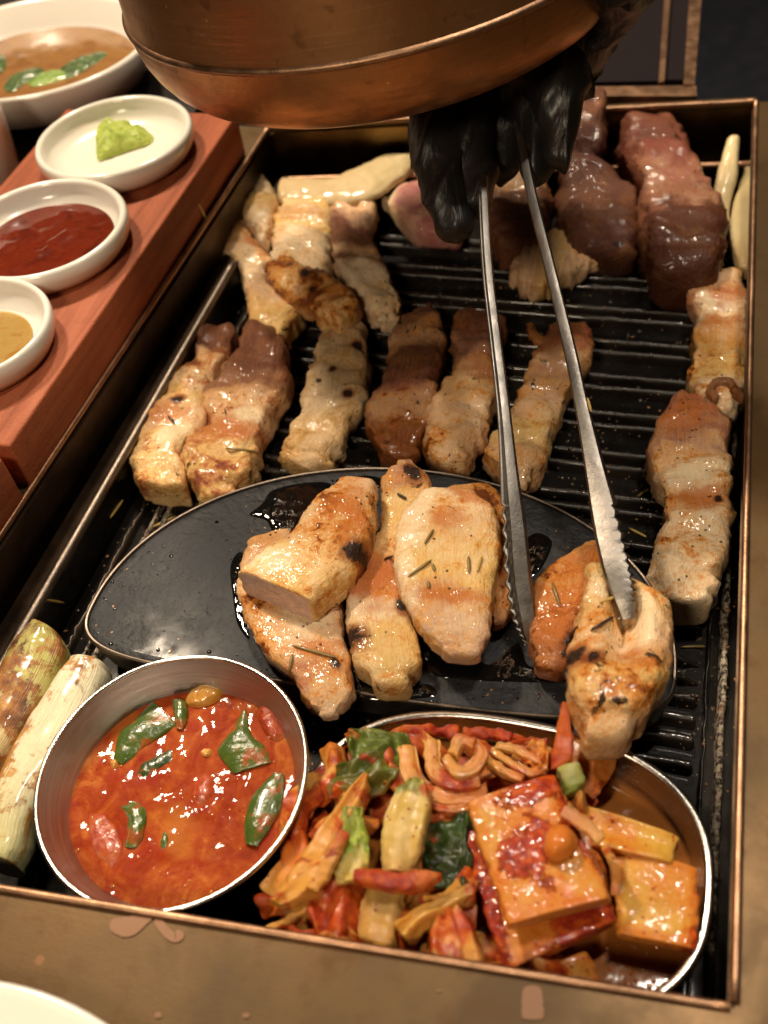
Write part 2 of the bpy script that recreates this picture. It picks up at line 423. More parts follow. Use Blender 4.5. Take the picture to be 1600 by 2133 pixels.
def m_crust():
    n = NT('baked_on_grease_crust'); p = n.P()
    f = n.step(n.noise(p, 420, 5, .65), .42, .58)
    c = n.mix(f, (.02, .014, .01), (.52, .44, .34))
    c = n.mix(n.step(n.noise(p, 160, 3), .55, .7), c, (.22, .10, .05))
    n.set(Base_Color=c, Roughness=.5, Normal=n.bump(n.noise(p, 700, 4), .0012, 1.0)); return n.m
M['crust'] = m_crust()
def m_wood(name, c1, c2, c3, sc=1.0):
    n = NT(name); p = n.P()
    g = n.noise(n.mapv(p, scale=(95*sc, 7*sc, 95*sc)), 1, 6, .6, .6)
    c = n.ramp(g, [(.3, c1), (.52, c2), (.72, c3)])
    c = n.mix(n.math('MULTIPLY', n.step(n.noise(p, 60, 5, .6), .5, .72), .35), c, c3)
    n.set(Base_Color=c, Specular_IOR_Level=.3, Roughness=n.step(g, .3, .7, .55, .7), Normal=n.bump(n.math('ADD', g, n.math('MULTIPLY', n.noise(p, 500, 4, .65), .8)), .0007, .9))
    return n.m
M['wood'] = m_wood('red_brown_wood', (.40, .110, .044), (.31, .080, .031), (.18, .044, .018))
M['dark_table'] = m_wood('black_side_table', (.018, .012, .009), (.010, .007, .006), (.006, .005, .004))
def m_porcelain(name='white_glazed_porcelain', c=(.80, .76, .68)):
    n = NT(name); p = n.P(); n.sss(.08, .004)
    n.set(Base_Color=n.mix(n.noise(p, 40, 3), c, tuple(q*.95 for q in c)), Roughness=.22, Coat_Weight=.5, Coat_Roughness=.06, Normal=n.bump(n.noise(p, 90, 2), .0002, .4)); return n.m
M['white'] = m_porcelain()
def m_paste(name, c1, c2, c3, rough=.25, sc=180, bs=.0015, coat=.8, sss=.1):
    n = NT(name); p = n.P()
    c = n.ramp(n.noise(p, sc, 5, .65, .4), [(.3, c1), (.5, c2), (.7, c3)])
    n.sss(sss, .003)
    n.set(Base_Color=c, Roughness=rough, Normal=n.bump(n.noise(p, sc*2.2, 4, .6), bs, 1.0), Coat_Weight=coat, Coat_Roughness=.08); return n.m
M['wasabi'] = m_paste('green_wasabi', (.26, .36, .035), (.36, .46, .055), (.50, .56, .12), .5, 160, .002, .15)
M['chilisauce'] = m_paste('dark_red_sauce', (.090, .008, .003), (.135, .015, .004), (.055, .005, .002), .16, 45, .0004)
M['orangesauce'] = m_paste('orange_sauce', (.72, .42, .10), (.78, .50, .16), (.62, .28, .04), .12, 60, .0003)
M['orangesauce'].node_tree.nodes['Principled BSDF'].inputs['Transmission Weight'].default_value = .55
M['soup'] = m_paste('brown_soup', (.22, .09, .03), (.30, .15, .05), (.16, .06, .02), .12, 40, .0006)
M['herb'] = m_paste('dark_green_herb', (.02, .05, .01), (.05, .10, .015), (.12, .18, .03), .35, 120, .001)
M['herb_light'] = m_paste('light_green_herb', (.10, .20, .02), (.2, .32, .05), (.3, .4, .1), .35, 120, .001)
def m_glove():
    n = NT('black_plastic_glove'); p = n.P()
    h = n.math('ADD', n.noise(n.mapv(p, scale=(1.6, .5, .5), rot=(0, 0, .2)), 60, 4, .55, 1.6), n.math('MULTIPLY', n.noise(p, 160, 3), .3))
    n.set(Base_Color=(.011, .010, .010), Roughness=.42, Normal=n.bump(h, .0016, .8), Coat_Weight=.12, Coat_Roughness=.25); return n.m
M['glove'] = m_glove()
def m_floor():
    n = NT('navy_carpet'); p = n.P()
    c = n.mix(n.step(n.noise(p, 26, 5, .7), .35, .7), (.016, .02, .034), (.035, .038, .052))
    n.set(Base_Color=c, Roughness=.95, Normal=n.bump(n.noise(p, 200, 4), .004, 1)); return n.m
M['carpet'] = m_floor()
def m_glass():
    n = NT('dark_tinted_glass'); n.set(Base_Color=(.018, .014, .016), Roughness=.15, Coat_Weight=.4); return n.m
M['glass'] = m_glass()
def m_stain():
    n = NT('pink_copper_stain'); n.set(Base_Color=n.mix(n.noise(n.P(), 120, 4), (.185, .095, .052), (.215, .115, .064)), Metallic=.5, Roughness=.5); return n.m
M['stain'] = m_stain()
def m_oil(name, col, rough=.05):
    n = NT(name); n.set(Base_Color=col, Roughness=rough, Coat_Weight=1.0, Coat_Roughness=.03, Normal=n.bump(n.noise(n.P(), 160, 3), .0008, .8)); return n.m
M['oil'] = m_oil('black_oil', (.004, .004, .004))
M['drop'] = m_oil('grease_drop', (.10, .07, .045))

# ------------------------------------------------------------------ the table with the grill box
GZ = -0.050                                        # top of the grill bars
FL, FR, BR, BL = (-.304, .082), (.0494, .1056), (.0427, .684), (-.290, .632)
floor = mesh('floor', *prism([(-3, -3), (3, -3), (3, 4), (-3, 4)], -.80, -.75), M['carpet'], smooth=False); tag(floor, kind='structure')
tb = empty('grill_table', (-.13, .1, 0), 'aged brass table top with a copper rimmed box sunk into it for the grill', 'table')
# flange: four strips butted round the opening
OUT = [(-.36, -.35), (.40, -.35), (.40, .687), (-.36, .70)]
def strip(a, b, c, d, name='table_top'):
    return mesh(name, *prism([a, b, c, d], -.004, -.0005), M['tabletop'], tb, smooth=False)
strip((-.36, -.35), (.40, -.35), FR, FL); strip(FR, (.40, -.35), (.40, .690), BR)
strip(BR, (.0427, .690), (-.290, .640), BL); strip((-.36, -.35), FL, BL, (-.36, .634))
def rim_bar(a, b):
    a = np.array([*a, 0.0]); b = np.array([*b, 0.0]); d = (b-a)/np.linalg.norm(b-a)
    q = [a+d*.0016+(b-d*.0016-a-d*.0016)*t for t in np.linspace(0, 1, 60)]
    q = [v+np.array([0, 0, .0003*fb(v, 40, 2)]) for v in q]
    return mesh('rim_strip', *tube(q, .0017, 10), M['rim'], tb)
for a, b in ((FL, FR), (FR, BR), (BR, BL), (BL, FL)): rim_bar(a, b)
# box walls lean out below the rim, with a ledge and a steel lip inside on the left and at the back
LOW = {'FL': (-.310, .060), 'FR': (.066, .080), 'BR': (.060, .700), 'BL': (-.300, .645)}
def wall(a, b, c, d):
    V = [(*a, -.004), (*b, -.004), (*d, -.078), (*c, -.078)]; n = np.cross(np.subtract(V[1], V[0]), np.subtract(V[3], V[0])); n /= np.linalg.norm(n)
    V2 = [tuple(np.array(v)+n*.002) for v in V]
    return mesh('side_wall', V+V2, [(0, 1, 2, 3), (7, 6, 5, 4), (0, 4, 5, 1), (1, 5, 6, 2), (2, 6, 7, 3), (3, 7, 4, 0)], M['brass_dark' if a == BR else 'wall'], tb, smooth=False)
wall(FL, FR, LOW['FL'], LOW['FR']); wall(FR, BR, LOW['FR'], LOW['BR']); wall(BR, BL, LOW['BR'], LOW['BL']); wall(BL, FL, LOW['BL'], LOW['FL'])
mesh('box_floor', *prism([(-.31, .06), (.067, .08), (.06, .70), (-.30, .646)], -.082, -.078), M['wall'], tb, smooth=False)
# inner pan that carries the grill
pan = empty('grill_pan', (-.12, .36, -.078), 'blackened steel pan with a raised lip holding the ridged grill', 'pan')
lipz = -.030
mesh('ledge', *prism([(-.2995, .09), (-.2845, .09), (-.2795, .62), (-.291, .62)], lipz-.006, lipz-.003), M['wall'], pan, smooth=False)
mesh('pan_lip', *tube([(-.2835+.004*t*.8, .085+.425*t, lipz) for t in np.linspace(0, 1, 40)], .0030, 12), M['lip'], pan)
mesh('pan_lip', *tube([(-.2795+.338*t, .612+.046*t, lipz) for t in np.linspace(0, 1, 40)], .0022, 10), M['rim'], pan)
mesh('pan_wall', *prism([(-.2845, .088), (-.2825, .088), (-.2785, .612), (-.2805, .612)], -.076, lipz-.002), M['grill'], pan, smooth=False)
mesh('pan_wall', *prism([(-.279, .611), (.058, .657), (.058, .660), (-.279, .614)], -.076, lipz-.002), M['brass_dark'], pan, smooth=False)
# ridged grill plate
gp = empty('grill_plate', (-.12, .36, -.076), 'black ridged iron grill plate glistening with grease under the pork', 'grill')
mesh('plate_base', *prism([(-.281, .088), (.062, .100), (.058, .655), (-.277, .609)], -.075, GZ-.007), M['grill_base'], gp, smooth=False)
def grill_bar(y, x0=-.262, x1=.036):
    N = 60; V = []
    prof = [(-.0026, -.008), (-.0022, -.0030), (-.0017, -.0010), (-.0009, -.0001), (0, 0), (.0009, -.0001), (.0017, -.0010), (.0022, -.0030), (.0026, -.008)]
    for i in range(N):
        t = i/(N-1); x = x0+(x1-x0)*t; e = min(1, min(t, 1-t)*26)
        for a, b in prof:
            q = (x, y, 0); V.append((x, y+a*(.6+.4*e)+.0004*fb((x, y+a*.3, 1), 60, 2), GZ+b*(1 if b < -.004 else 1)-(1-e)*.006+.0005*fb((x, y+a, 2), 150, 2)))
    F = grid_faces(N, len(prof), False)
    return V, F
bars = []
ys = [.139+.0312*k+d for k in range(4, 15) for d in (-.0050, .0050)]
for k, y in enumerate(ys):
    o = mesh('grill_bar', *grill_bar(y), M['bar'], gp); bars.append(o)
for y in (.2150, .2275, .2375, .2480):
    mesh('grill_bar', *grill_bar(y, .004, .0365), M['bar'], gp)
def ridge(xa, xb, y0, y1, w, h, mt, name, z0=GZ-.007):
    N = 170; V = []
    for i in range(N):
        t = i/(N-1); y = y0+(y1-y0)*t; x = xa+(xb-xa)*t
        hh = h*(1+.35*fb((x, y, 0), 300, 2)); ww = w*(1+.25*fb((x, y, 5), 260, 2))
        for a, b in ((-1, 0), (-.8, .6), (-.35, 1), (.35, 1), (.8, .6), (1, 0)):
            V.append((x+a*ww/2+.0006*fb((x, y, 9), 140, 2), y, z0+b*hh))
    return mesh(name, V, grid_faces(N, 6, False), mt, gp)
ridge(.0475, .0445, .11, .62, .0042, .006, M['crust'], 'crusted_ridge'); ridge(.0405, .0375, .11, .62, .0022, .005, M['grill'], 'gutter_ridge')
ridge(-.2545, -.2505, .10, .58, .0028, .006, M['crust'], 'crusted_ridge'); ridge(-.2615, -.2580, .10, .58, .0020, .004, M['crust'], 'crusted_ridge')
ridge(-.2705, -.2665, .10, .59, .0016, .006, M['lip'], 'gutter_ridge')
# copper coloured spots worn into the table top, flat marks in the metal
def blob(path, w, z=.0003):
    N = 40; p = catmull([(q[0], q[1]) for q in path], N); ww = catmull([(q[2],) for q in path], N)[:, 0]
    t = np.gradient(p, axis=0); t /= np.linalg.norm(t, axis=1)[:, None]; nn = np.stack([-t[:, 1], t[:, 0]], 1); V = []
    for i in range(N):
        k = math.sqrt(max(0, 1-(abs(2*i/(N-1)-1))**8)); j = 1+.12*noise.noise(Vector((i*.35, path[0][0], 0)))
        for s in (-1, 1): V.append(P(*(p[i]+nn[i]*s*ww[i]/2*k*j), z-.0003))
    return V, grid_faces(N, 2, False)
for pth in ([(228, 1925, 30), (265, 1930, 42), (300, 1915, 24), (318, 1912, 6)], [(325, 1912, 20), (345, 1940, 20), (365, 1952, 22), (380, 1940, 22)],
            [(1108, 2052, 38), (1109, 2080, 44), (1110, 2112, 46), (1110, 2124, 44)], [(329, 2108, 12), (330, 2120, 16)], [(512, 2110, 14), (513, 2120, 14)], [(914, 2061, 9), (915, 2067, 9)]):
    mesh('stain', *blob(pth, 1), M['stain'], tb, smooth=False)

# ------------------------------------------------------------------ exhaust hood
hc = np.array([-.163, .538, .119])
hd = empty('exhaust_hood', hc, 'worn copper exhaust hood with a rolled seam hanging over the grill', 'hood'); hd.rotation_euler = (0, math.radians(-5.5), 0)
HR = .136
def hp(pts): return [(r*HR, z) for r, z in pts]
lathe_obj('lower_band', hp([(.70, .012), (.74, .005), (.78, .001), (.82, .0), (.86, .0012), (.90, .0045), (.935, .0095), (.962, .0155), (.982, .0225), (.993, .0300), (.998, .0365)]), hc, M['hood'], hd, n=160)
lathe_obj('seam', hp([(.998, .0365), (1.005, .0372), (1.007, .0384), (1.003, .0396), (.994, .0402)]), hc, M['rim'], hd, n=160)
lathe_obj('upper_shell', hp([(.994, .0402), (.990, .044), (.985, .06), (.980, .090), (.93, .115), (.72, .145), (.50, .17), (.42, .20), (.42, .75)]), hc, M['hood'], hd, n=160, sharp=60)
lathe_obj('inner_liner', hp([(.70, .012), (.72, .03), (.76, .08), (.5, .15)]), hc, M['wall'], hd, n=96)

# ------------------------------------------------------------------ side table, wooden rack, dishes
mesh('side_table', *prism([(-1.5, -.3), (-.362, -.3), (-.362, 1.25), (-1.5, 1.25)], -.045, -.006), M['dark_table'], smooth=False)
tag(bpy.data.objects['side_table'], 'black side table top under the wooden sauce rack and the white plate', 'table')
def dish_prof(R, h):
    return [(.0, .0022), (R*.55, .0022), (R*.76, .0030), (R*.845, .0075), (R*.885, h*.6), (R*.90, h-.0022), (R*.915, h-.0004), (R*.945, h+.0004), (R*.975, h-.0001), (R*.995, h-.0018), (R, h-.005), (R*.985, h*.45), (R*.95, .004), (R*.90, .0006), (R*.80, 0.0), (0, 0.0)]
def round_dish(c, R, h, label, sauce=None, group='white sauce dishes on the wooden rack', name='sauce_dish'):
    d = empty(name, c, label, 'dish', group)
    pr = dish_prof(R, h); pr[0] = (.0005, pr[0][1]); pr[-1] = (.0005, 0)
    lathe_obj('dish_bowl', pr, c, M['white'], d, n=96); return d
wz = .030
rk = empty('sauce_rack', (-.352, .45, 0), 'red brown wooden rack carrying white round sauce dishes beside the grill', 'rack')
DC = [(P(238, 288, .044)[0], P(238, 288, .044)[1]), (P(86, 480, .044)[0], P(86, 480, .044)[1]), (P(-64, 692, .044)[0], P(-64, 692, .044)[1])]
def rack_board(y0, y1, xr0, xr1, xl, holes):
    N = 12
    V, F = prism([(xl, y0), (xr0, y0), (xr1, y1), (xl, y1)], 0.0, wz)
    o = mesh('rack_board', V, F, M['wood'], rk, smooth=False); bevel(o, .0016, 3); return o
rack_board(.278, .595, -.2985, -.2945, -.425, None)
rack_board(.10, .2705, -.303, -.2985, -.425, None)
dl = ['round white dish holding a mound of green wasabi', 'round white dish holding dark red chili sauce', 'round white dish holding orange sauce, cut by the left edge of the photo']
dishes = [round_dish((x, y, wz+.0005), (.0515, .0515, .0445)[i], .0165, dl[i]) for i, (x, y) in enumerate(DC)]
# wasabi mound
def mound(name, outline, zb, h, mat, parent=None, lump=.002, fr=140, K=10, flat=1.6, Mn=64):
    """low heap inside a closed outline (photo pixels at height zb)"""
    n = len(outline)
    A = np.array(outline, float); c = A.mean(0); V = [] ; rr = []
    AA = np.vstack([A[-2:], A, A[:3]]); cp = catmull(AA, (len(AA)-1)*8+1)[16:16+8*n]
    for k in range(K+1):
        s = 1-k/K; hh = h*(1-s**flat*1.0) if k else 0.0
        hh = h*(1-s**(flat*2))**.6 if k else 0.0
        for q in cp:
            b = c+(q-c)*max(s, .02); w = P(b[0], b[1], zb)
            V.append((w[0], w[1], zb+hh+(lump*fb(w, fr, 3) if k else 0)))
    m = len(cp); F = grid_faces(K+1, m); F.append(tuple(K*m+j for j in range(m)))
    o = mesh(name, V, F, mat, parent)
    bm = bmesh.new(); bm.from_mesh(o.data); bmesh.ops.recalc_face_normals(bm, faces=bm.faces); bm.to_mesh(o.data); bm.free()
    return o
zs = wz+.0032
w_ = mound('wasabi', [(200, 305), (205, 272), (240, 262), (285, 264), (318, 282), (312, 300), (270, 315), (225, 330), (205, 335)], zs, .008, M['wasabi'], lump=.0035, fr=150)
tag(w_, 'bright green heap of wasabi in the white dish', 'wasabi')
def disc(name, c, R, mat, parent=None, amp=.0006, fr=80, n=72, K=16, sx=1, sy=1):
    V = []
    for k in range(K+1):
        r = R*k/K+1e-5
        for j in range(n):
            a = 2*PI*j/n; x = c[0]+r*math.cos(a)*sx; y = c[1]+r*math.sin(a)*sy
            V.append((x, y, c[2]+amp*fb((x, y, c[2]), fr, 3)*(1-(k/K)**6)))
    o = mesh(name, V, grid_faces(K+1, n), mat, parent)
    bm = bmesh.new(); bm.from_mesh(o.data); bmesh.ops.recalc_face_normals(bm, faces=bm.faces)
    if sum(f.normal.z for f in bm.faces) < 0: bmesh.ops.reverse_faces(bm, faces=bm.faces)
    bm.to_mesh(o.data); bm.free(); return o
tag(disc('chili_sauce', (*DC[1], wz+.0058), .0405, M['chilisauce'], amp=.0009, fr=110), 'pool of dark red chili sauce in the middle white dish', 'sauce')
tag(disc('orange_sauce', (*DC[2], wz+.0042), .0300, M['orangesauce'], amp=.0004), 'pool of orange sauce in the front white dish', 'sauce')
# big white plate of soup
pc = P(92, 150, .022); pc = (pc[0]-.012, pc[1]+.012, .002)
bp = empty('soup_plate', pc, 'large white deep plate with brown soup and greens, behind the sauce dishes', 'plate')
pr = [(.0005, .004), (.05, .004), (.066, .008), (.077, .020), (.084, .034), (.0865, .0362), (.0885, .0356), (.0895, .033), (.087, .024), (.078, .008), (.06, .0005), (.0005, 0)]
lathe_obj('plate_body', pr, pc, M['white'], bp, n=96, sx=1.08, sy=.98)
tag(disc('soup', (pc[0], pc[1], pc[2]+.017), .0735, M['soup'], amp=.0004, sx=1.06, sy=.96), 'brown soup in the large white plate', 'soup')
for i, (ol, mt, lb) in enumerate([([(118, 152), (150, 128), (205, 108), (222, 116), (190, 138), (140, 165)], 'herb', 'dark green leaf nearest the right side of the soup plate'), ([(58, 168), (95, 150), (140, 146), (148, 158), (110, 172), (70, 180)], 'herb_light', 'light green leaf floating in the middle of the soup plate'),
    ([(-20, 118), (2, 112), (14, 130), (2, 152), (-22, 150)], 'herb', 'green leaf at the left edge of the soup plate'), ([(8, 182), (30, 155), (75, 140), (92, 150), (55, 172), (25, 192)], 'herb', 'dark leaf left of the light green leaf in the soup')]):
    tag(mound('soup_leaf', ol, pc[2]+.0172, .0016, M[mt], lump=.0012, fr=170, flat=1.5), lb, 'leaf', 'leaves floating in the soup plate')
# white cup at the left edge and a white plate at the lower left corner
cc = P(-52, 330, .02)
cu = empty('white_cup', (cc[0], cc[1], -.006), 'white cup cut by the left edge, left of the wasabi dish', 'cup')
lathe_obj('cup_body', [(.0005, .0), (.022, 0), (.026, .004), (.030, .045), (.031, .066), (.0300, .067), (.0290, .066), (.028, .045), (.024, .006), (.0005, .005)], (cc[0], cc[1], -.006), M['white'], cu, n=72)
qa = [P(0, 2042, .012), P(105, 2070, .012), P(225, 2133, .012)]
def circ3(a, b, c):
    A = np.array([[b[0]-a[0], b[1]-a[1]], [c[0]-a[0], c[1]-a[1]]])*2; r = np.array([b[0]**2+b[1]**2-a[0]**2-a[1]**2, c[0]**2+c[1]**2-a[0]**2-a[1]**2])
    o = np.linalg.solve(A, r); return o, math.hypot(o[0]-a[0], o[1]-a[1])
o2, r2 = circ3(*qa)
fp = empty('side_plate', (o2[0], o2[1], 0), 'white plate at the lower left corner on the brass table', 'plate')
lathe_obj('plate_body', [(.0005, .003), (r2*.6, .003), (r2*.72, .006), (r2*.96, .0115), (r2*.99, .0122), (r2, .0115), (r2*.97, .0088), (r2*.72, .0022), (r2*.6, .0002), (.0005, 0)], (o2[0], o2[1], 0), M['white'], fp, n=120)
# copper framed dark glass top behind the grill
gl = empty('glass_stand', (-.05, .75, -.004), 'dark glass topped stand with copper rails behind the grill', 'stand')
z0 = -.006
def quad(name, pts, mt, za=-.02, zb=z0): return mesh(name, *prism([tuple(P(*q, zb)[:2]) for q in pts], za, zb), mt, gl, smooth=False)
quad('glass_top', [(1050, 175), (1372, 168), (1388, -60), (1100, -60)], M['glass'])
quad('copper_rail', [(1372, 172), (1384, 168), (1400, -60), (1388, -60)], M['rim'], zb=z0+.004)
quad('glass_top', [(1384, 166), (1424, 166), (1440, -60), (1400, -60)], M['glass'])
quad('copper_rail', [(1424, 176), (1447, 176), (1466, -60), (1440, -60)], M['rim'], zb=z0+.004)
quad('copper_rail', [(1050, 200), (1452, 200), (1450, 178), (1050, 182)], M['rim'], zb=z0+.003)

# ------------------------------------------------------------------ black oval plate
plc = np.array([-.1135, .2705, -.0245]); PZ = plc[2]
pl = empty('iron_plate', (plc[0], plc[1], GZ), 'black oval iron serving plate with a thin steel edge in the middle of the grill', 'plate')
PA, PT, PBT, PY0 = .1385, .105, .031, .2375        # half length, depth behind and in front of the widest line
def ov(r, z, n=160):
    out = []; e = (1-r)*PA
    for j in range(n):
        a = 2*PI*j/n; c, s = math.cos(a), math.sin(a); k = 2.0 if s > 0 else 3.2
        if r > .9: bt, bb, aa = PT-e, PBT-e, PA-e
        else: bt, bb, aa = PT*r, PBT*r, PA*r
        out.append((plc[0]+np.sign(c)*abs(c)**(2/k)*aa, PY0+.004*c+np.sign(s)*abs(s)**(2/k)*(bt if s > 0 else bb*(1+.28*max(0.0, -c))), z))
    return out
def ovals(name, rs, mt, parent=pl, cap=False, capb=False):
    V = []
    for r, z in rs: V += ov(r, z)
    F = grid_faces(len(rs), 160)
    if cap: F.append(tuple((len(rs)-1)*160+j for j in range(160)))
    if capb: F.append(tuple(range(160)))
    o = mesh(name, V, F, mt, parent)
    bm = bmesh.new(); bm.from_mesh(o.data); bmesh.ops.recalc_face_normals(bm, faces=bm.faces); bm.to_mesh(o.data); bm.free(); o.data.set_sharp_from_angle(angle=math.radians(45)); return o
ovals('plate_surface', [(.985, PZ-.0015), (.98, PZ-.0010), (.96, PZ-.0010), (.8, PZ-.0010), (.5, PZ-.0010), (.2, PZ-.001)], M['stone'], cap=True)
ovals('steel_edge', [(.985, PZ-.0020), (.987, PZ+.0002), (.992, PZ+.0004), (.997, PZ-.0002), (.998, PZ-.002), (.975, PZ-.0215), (.955, PZ-.0245)], M['lip'], capb=False)
# puddle of oil on it
def puddle(name, outline, z, mt, h=.0006, **k):
    return mound(name, outline, z, h, mt, lump=.0002, fr=220, flat=3, **k)
tag(puddle('oil_puddle', [(520, 1072), (545, 1050), (570, 1020), (640, 1005), (690, 1010), (660, 1050), (625, 1080), (610, 1120), (575, 1118), (555, 1085)], PZ-.0009, M['oil'], .0008), 'puddle of dark oil on the black plate left of the stacked pork', 'oil', kind='stuff')
for ol_, lb_ in (([(735, 1395), (760, 1430), (830, 1440), (890, 1425), (905, 1450), (800, 1458), (740, 1445)], 'smear of oil at the front edge of the black plate under the layered piece'), ([(480, 1180), (500, 1150), (520, 1180), (505, 1260), (520, 1330), (495, 1300), (485, 1240)], 'thin smear of oil along the left side of the lowest pork slice'),
                 ([(1090, 1130), (1120, 1110), (1150, 1130), (1130, 1180), (1105, 1200), (1085, 1170)], 'spot of oil between the tong jaws on the black plate'), ([(700, 1000), (760, 990), (800, 1000), (780, 1020), (730, 1016)], 'small spot of oil at the back edge of the black plate')):
    tag(puddle('oil_puddle', ol_, PZ-.0009, M['oil'], .0005), lb_, 'oil', kind='stuff')
tag(puddle('oil_puddle', [(880, 1345), (940, 1390), (1020, 1385), (1080, 1340), (1100, 1385), (1160, 1400), (1180, 1420), (1060, 1420), (960, 1415), (890, 1400)], PZ-.0009, M['oil'], .0007), 'puddle of dark oil on the black plate in front of the pork slab', 'oil', kind='stuff')


# ------------------------------------------------------------------ pork on the grill
FL_ = GZ+.0002
G1 = 'grilled pork pieces on the ridged grill'
def meat(name, st, th, mt, label, zc=None, cat='pork', group=G1, floor=FL_, **k):
    if cat == 'pork': k['n'] = max(k.get('n', 4.2), 3.0); k['lump'] = k.get('lump', .0012)*(1.0 if group == G1 else .75); k.setdefault('edge', .0022 if group == G1 else .0008); k.setdefault('fine', .0008 if group == G1 else .0006)
    if cat == 'pork' and group == G1:
        sd = k.get('seed', 0); k.setdefault('wob', .10); k.setdefault('zoff', lambda u, v: .0030*noise.noise(Vector((u*8+sd*1.7, v*1.2, sd)))-.0022*max(0.0, 1-abs(noise.noise(Vector((u*6+sd, v*.7, sd*2))))*6))
    zc = GZ+th*.5 if zc is None else zc
    o = loft(name, st, th, mt, zc, floor=floor, **k)
    return tag(o, label, cat, group)
MEATS = []
A = lambda *a, **k: MEATS.append(meat(*a, **k))
A('pork_strip', [(415, 714, 500, 705), (408, 758, 475, 765), (368, 800, 452, 815), (330, 860, 437, 850), (290, 910, 432, 900), (278, 972, 395, 958), (290, 1012, 388, 1018)], .022,
  pork('pork_left_edge', bands(DARK, PALE, FATW, FAT, PALE, FAT, FAT), .45, .12, .8, spots=[(.60, -.3, .07, .8, 'rust'), (.52, .0, .02, .2, 'char'), (.75, .3, .1, .5, 'pale')], seed=1.3, gold=(.50, .19, .06), dk=(.26, .07, .03)),
  'pork strip with a thick pale fat end, nearest the left wall of the grill', seed=1, p1=4.5, e1=.006, lump=.0026, edge=.001)
A('pork_strip', [(515, 700, 600, 728), (470, 775, 608, 785), (418, 845, 594, 845), (440, 893, 550, 912), (388, 948, 543, 950), (395, 1000, 532, 1000), (420, 1038, 505, 1026)], .024,
  pork('pork_left_second', bands(DARK, DARK, (.24, .10, .06), PALE, (.46, .17, .09), FAT, FAT), .42, .15, .8, spots=[(.70, -.1, .07, .9, 'rust'), (.58, .5, .05, .5, 'pale')], seed=2.9, gold=(.48, .16, .06), dk=(.24, .06, .03)),
  'pork strip with dark meaty top and yellow fat end, touching the black plate rim', seed=2, p1=3.5, lump=.0028, edge=.0012)
A('pork_strip', [(668, 700, 766, 696), (650, 755, 774, 750), (636, 845, 764, 828), (618, 897, 735, 889), (594, 945, 702, 955), (592, 968, 685, 968)], .020,
  pork('pork_fat_strip', bands((.40, .27, .15), (.44, .33, .21), (.46, .35, .23), (.42, .31, .20), (.50, .34, .17), (.46, .28, .12)), .22, .06, .95, spots=[(.18, .6, .035, .2, 'char'), (.58, .5, .03, .15, 'char'), (.38, -.1, .02, .12, 'char')], seed=4.4, side=.9, gold=(.36, .20, .06), dk=(.20, .08, .02)),
  'long bent strip of glossy pork fat with black herb flakes, left of the middle', seed=3, n=3.6, lump=.0016)
A('pork_strip', [(556, 570, 582, 553), (578, 608, 606, 550), (631, 642, 681, 577), (672, 668, 731, 613), (692, 680, 746, 640)], .020,
  pork('pork_brown_bend', bands(GOLD, FAT, PALE, (.45, .22, .10), FAT), .62, .32, .7, spots=[(.45, .3, .05, .25, 'char'), (.25, .4, .04, .2, 'char'), (.6, -.3, .04, .2, 'char'), (.85, .2, .1, .6, 'rust')], seed=5.1),
  'golden brown pork piece with black char marks, lying above the bent fat strip', seed=4, n=3.6, zc=GZ+.023, lump=.0015)
A('pork_strip', [(450, 468, 503, 455), (447, 520, 531, 505), (487, 558, 570, 552), (512, 605, 553, 585), (518, 633, 587, 633), (514, 683, 628, 660), (530, 706, 605, 700)], .022,
  pork('pork_far_left', bands(FATW, (.60, .35, .18), FATW, FATW, PALE, FAT), .30, .06, .7, spots=[(.12, .4, .1, .4, 'rust'), (.32, .7, .1, .3, 'rust')], seed=6.2, gold=(.56, .26, .08), dk=(.36, .12, .04)),
  'pale pork strip with orange top and rounded fat foot, far left of the back cluster', seed=5, n=3.6, lump=.0024, edge=.0008)
A('pork_chunk', [(524, 388, 556, 382), (508, 418, 578, 412), (503, 449, 580, 430), (522, 480, 572, 480), (532, 500, 562, 505)], .020,
  pork('pork_pale_small', bands(FATW, FAT, FATW), .25, 0, .6, seed=7.7), 'small pale cream piece of pork fat behind the far left strip', seed=6, n=2.3, zc=GZ+.018)
A('pork_slab', [(587, 430, 700, 425), (575, 470, 692, 480), (572, 505, 692, 515), (568, 530, 692, 540), (573, 548, 686, 566)], .022,
  pork('pork_pale_slab', bands(FAT, (.58, .36, .19), FAT, FATW, FATW), .22, 0, .9, seed=8.8, gold=(.58, .30, .10), dk=(.45, .2, .06)),
  'pale flat slab of pork in the middle of the back left cluster', seed=7, zc=GZ+.017, p1=5, lump=.001)
A('pork_strip', [(697, 408, 770, 404), (695, 432, 782, 440), (680, 470, 783, 505), (690, 535, 795, 545), (730, 610, 815, 600), (760, 652, 836, 640), (787, 672, 828, 665)], .022,
  pork('pork_dark_knot', [(0, FATW), (.22, PALE), (.32, DARK), (.46, DARK), (.54, PALE), (.62, DARK), (.70, FATW), (1, FATW)], .2, .1, .9, seed=9.4),
  'pork strip with purple brown knot and smooth white fat foot, right of the pale slab', seed=8, n=3.6, zc=GZ+.014, lump=.002, p1=3.5)
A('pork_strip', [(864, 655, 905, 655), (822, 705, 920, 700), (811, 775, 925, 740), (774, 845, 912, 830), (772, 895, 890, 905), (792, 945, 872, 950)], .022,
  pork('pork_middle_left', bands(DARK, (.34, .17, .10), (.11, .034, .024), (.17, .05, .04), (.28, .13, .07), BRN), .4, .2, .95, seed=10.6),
  'dark glossy pork strip in the shade, left of the left tong arm', seed=9, n=3.6, lump=.0026, edge=.0012)
